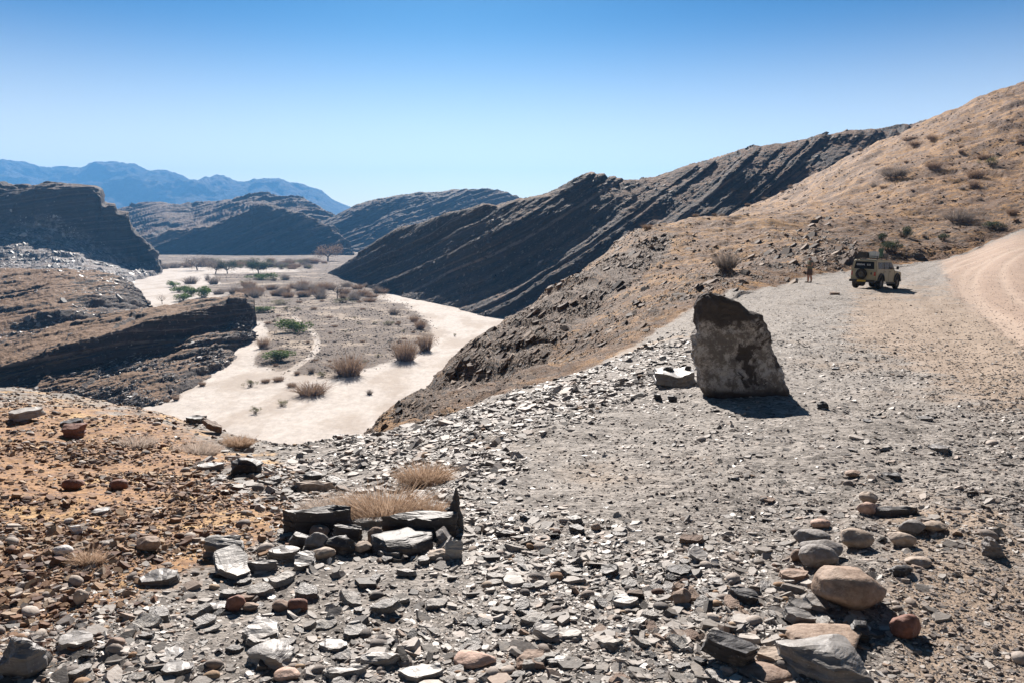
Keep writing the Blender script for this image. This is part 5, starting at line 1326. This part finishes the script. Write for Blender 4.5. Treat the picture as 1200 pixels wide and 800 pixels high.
cargo('roof_box', (-1.85, -.75, -.05, .66, 2.14, 2.50), V_black, 'long flat black box at the rear of the vehicle roof rack', 'box')
cargo('storage_case', (-1.80, -1.1, -.52, -.10, 2.14, 2.55), V_alu, 'pale grey case next to the black box on the vehicle roof rack', 'case')
cargo('jerry_can', (-.95, -.78, -.66, -.36, 2.14, 2.80), V_green, 'dark green can standing upright on the right edge of the roof rack', 'can')
cargo('roof_bag', (-.6, .35, -.6, .1, 2.14, 2.46), V_black, 'low dark bag lying on the front of the vehicle roof rack', 'bag', .07)

# ================================================================== PERSON
def skin(name, joints, edges, rad, mat, parent, sub=2):
    me = bpy.data.meshes.new(name); me.from_pydata([Vector(j) for j in joints], edges, []); o = bpy.data.objects.new(name, me); link(o)
    m = o.modifiers.new('s', 'SKIN'); 
    for k, v in enumerate(me.skin_vertices[0].data):
        r_ = rad[k]; v.radius = r_ if isinstance(r_, tuple) else (r_, r_); v.use_root = (k == 0)
    m.use_smooth_shade = True; m.branch_smoothing = .6
    m2 = o.modifiers.new('d', 'SUBSURF'); m2.levels = m2.render_levels = sub
    dg = bpy.context.evaluated_depsgraph_get(); dg.update(); me2 = bpy.data.meshes.new_from_object(o.evaluated_get(dg))
    bpy.data.objects.remove(o); me2.materials.clear(); me2.materials.append(mat); me2.polygons.foreach_set('use_smooth', [True] * len(me2.polygons))
    return link(bpy.data.objects.new(name, me2), parent)
g, _ = at(947.5, 331.5)
per = root('person', g, 'person in an olive top and brown shorts standing on the gravel, facing the valley', 'person', None, R(6))
Mskin = plain('skin_tone', (.50, .29, .21), .6, .3); Mtop = plain('olive_cloth', (.19, .185, .13), .9, .1, 0, None, .4, 5)
Mshort = plain('dark_cloth', (.13, .09, .075), .9, .1); Mhair = plain('dark_hair', (.025, .016, .012), .7, .3); Mshoe = plain('brown_shoe', (.08, .05, .035), .8, .2)
per.scale = (1.22, 1.22, 1.0)
# x = -1 is the way he faces; z up
J = [(0, 0, .93), (-.01, 0, 1.10), (0, 0, 1.28), (0, 0, 1.42), (-.01, 0, 1.50), (-.03, 0, 1.60), (-.02, 0, 1.68)]
Rd = [(.15, .115), (.14, .10), (.17, .115), (.10, .08), .055, (.075, .085), (.075, .085)]
E_ = [(0, 1), (1, 2), (2, 3), (3, 4), (4, 5), (5, 6)]
def add(pts, rads, frm):
    k = frm
    for p_, r_ in zip(pts, rads): J.append(p_); Rd.append(r_); E_.append((k, len(J) - 1)); k = len(J) - 1
    return k
for s_, fx in ((1, -.05), (-1, .03)):
    add([(0, s_ * .09, .86), (fx * .4 - .02, s_ * .10, .50), (fx + .02, s_ * .10, .28), (fx + .02, s_ * .10, .10), (fx + .0, s_ * .10, .045), (fx - .10, s_ * .105, .035), (fx - .17, s_ * .105, .03)], [.10, .068, .062, .042, .038, .038, .026], 0)
    k = add([(0, s_ * .17, 1.39), (.01, s_ * .215, 1.31), (-.02, s_ * .23, 1.12), (-.20, s_ * .15, 1.17), (-.235, s_ * .12, 1.185)], [.055, .045, .036, .026, .028], 3)
    for f in range(4): add([(-.265, s_ * (.10 + .018 * f - .02), 1.20 + .004 * f), (-.295, s_ * (.085 + .018 * f - .02), 1.19), (-.305, s_ * (.07 + .018 * f - .02), 1.17)], [.009, .008, .007], k)
    add([(-.235, s_ * .085, 1.205), (-.262, s_ * .07, 1.215)], [.010, .008], k)
body_ = skin('body', J, E_, Rd, Mskin, per)
# nose and ears belong to the head: small bumps pushed out of the same mesh
for v in body_.data.vertices:
    c = v.co
    if c.z > 1.53 and abs(c.y) < .022 and c.x < -.08: c.x -= .022 * math.exp(-((c.z - 1.60) / .02) ** 2)
    if c.z > 1.53 and abs(c.y) > .068: c.y += math.copysign(.014, c.y) * math.exp(-((c.z - 1.61) / .025) ** 2)
def garment(name, lo, hi, mat, grow, extra=None):
    bm = bmesh.new(); bm.from_mesh(body_.data); bm.normal_update()
    kill = [v for v in bm.verts if not (lo < v.co.z < hi) or (extra and not extra(v.co))]
    bmesh.ops.delete(bm, geom=kill, context='VERTS'); bm.normal_update()
    for v in bm.verts: v.co += v.normal * grow
    return mesh_obj(name, bm, mat, per, True)
garment('shirt', .90, 1.47, Mtop, .03, lambda c: abs(c.y) < .235 and (c.x > -.17) and not (abs(c.y) > .17 and c.z < 1.22))
garment('shorts', .52, .97, Mshort, .02, lambda c: c.x > -.17)
garment('hair', 1.53, 1.80, Mhair, .014, lambda c: c.z > 1.655 or (c.x > -.03 and c.z > 1.53))
for s_ in (1, -1): garment('shoe', -.05, .095, Mshoe, .009, lambda c, s_=s_: c.y * s_ > 0)
# ================================================================== AIR
HZ = 1.25e-4
bm_ = bmesh.new()
bmesh.ops.create_cube(bm_, size=1.0)
for v in bm_.verts:
    v.co = Vector((v.co.x * 26000, (v.co.y + .5) * 8700 - 120, (RIVER - 420) if v.co.z < 0 else 640))
me = bpy.data.meshes.new('haze'); bm_.to_mesh(me); bm_.free()
hm = bpy.data.materials.new('haze_material'); hm.use_nodes = True
hn = hm.node_tree; hn.nodes.remove(hn.nodes['Principled BSDF'])
pv = hn.nodes.new('ShaderNodeVolumePrincipled'); pv.inputs['Density'].default_value = HZ
pv.inputs['Color'].default_value = (.17, .50, 1.0, 1); pv.inputs['Anisotropy'].default_value = 0.0
hn.links.new(pv.outputs[0], hn.nodes['Material Output'].inputs['Volume'])
me.materials.append(hm)
hz_ob = link(bpy.data.objects.new('haze', me)); tag(hz_ob, kind='stuff')
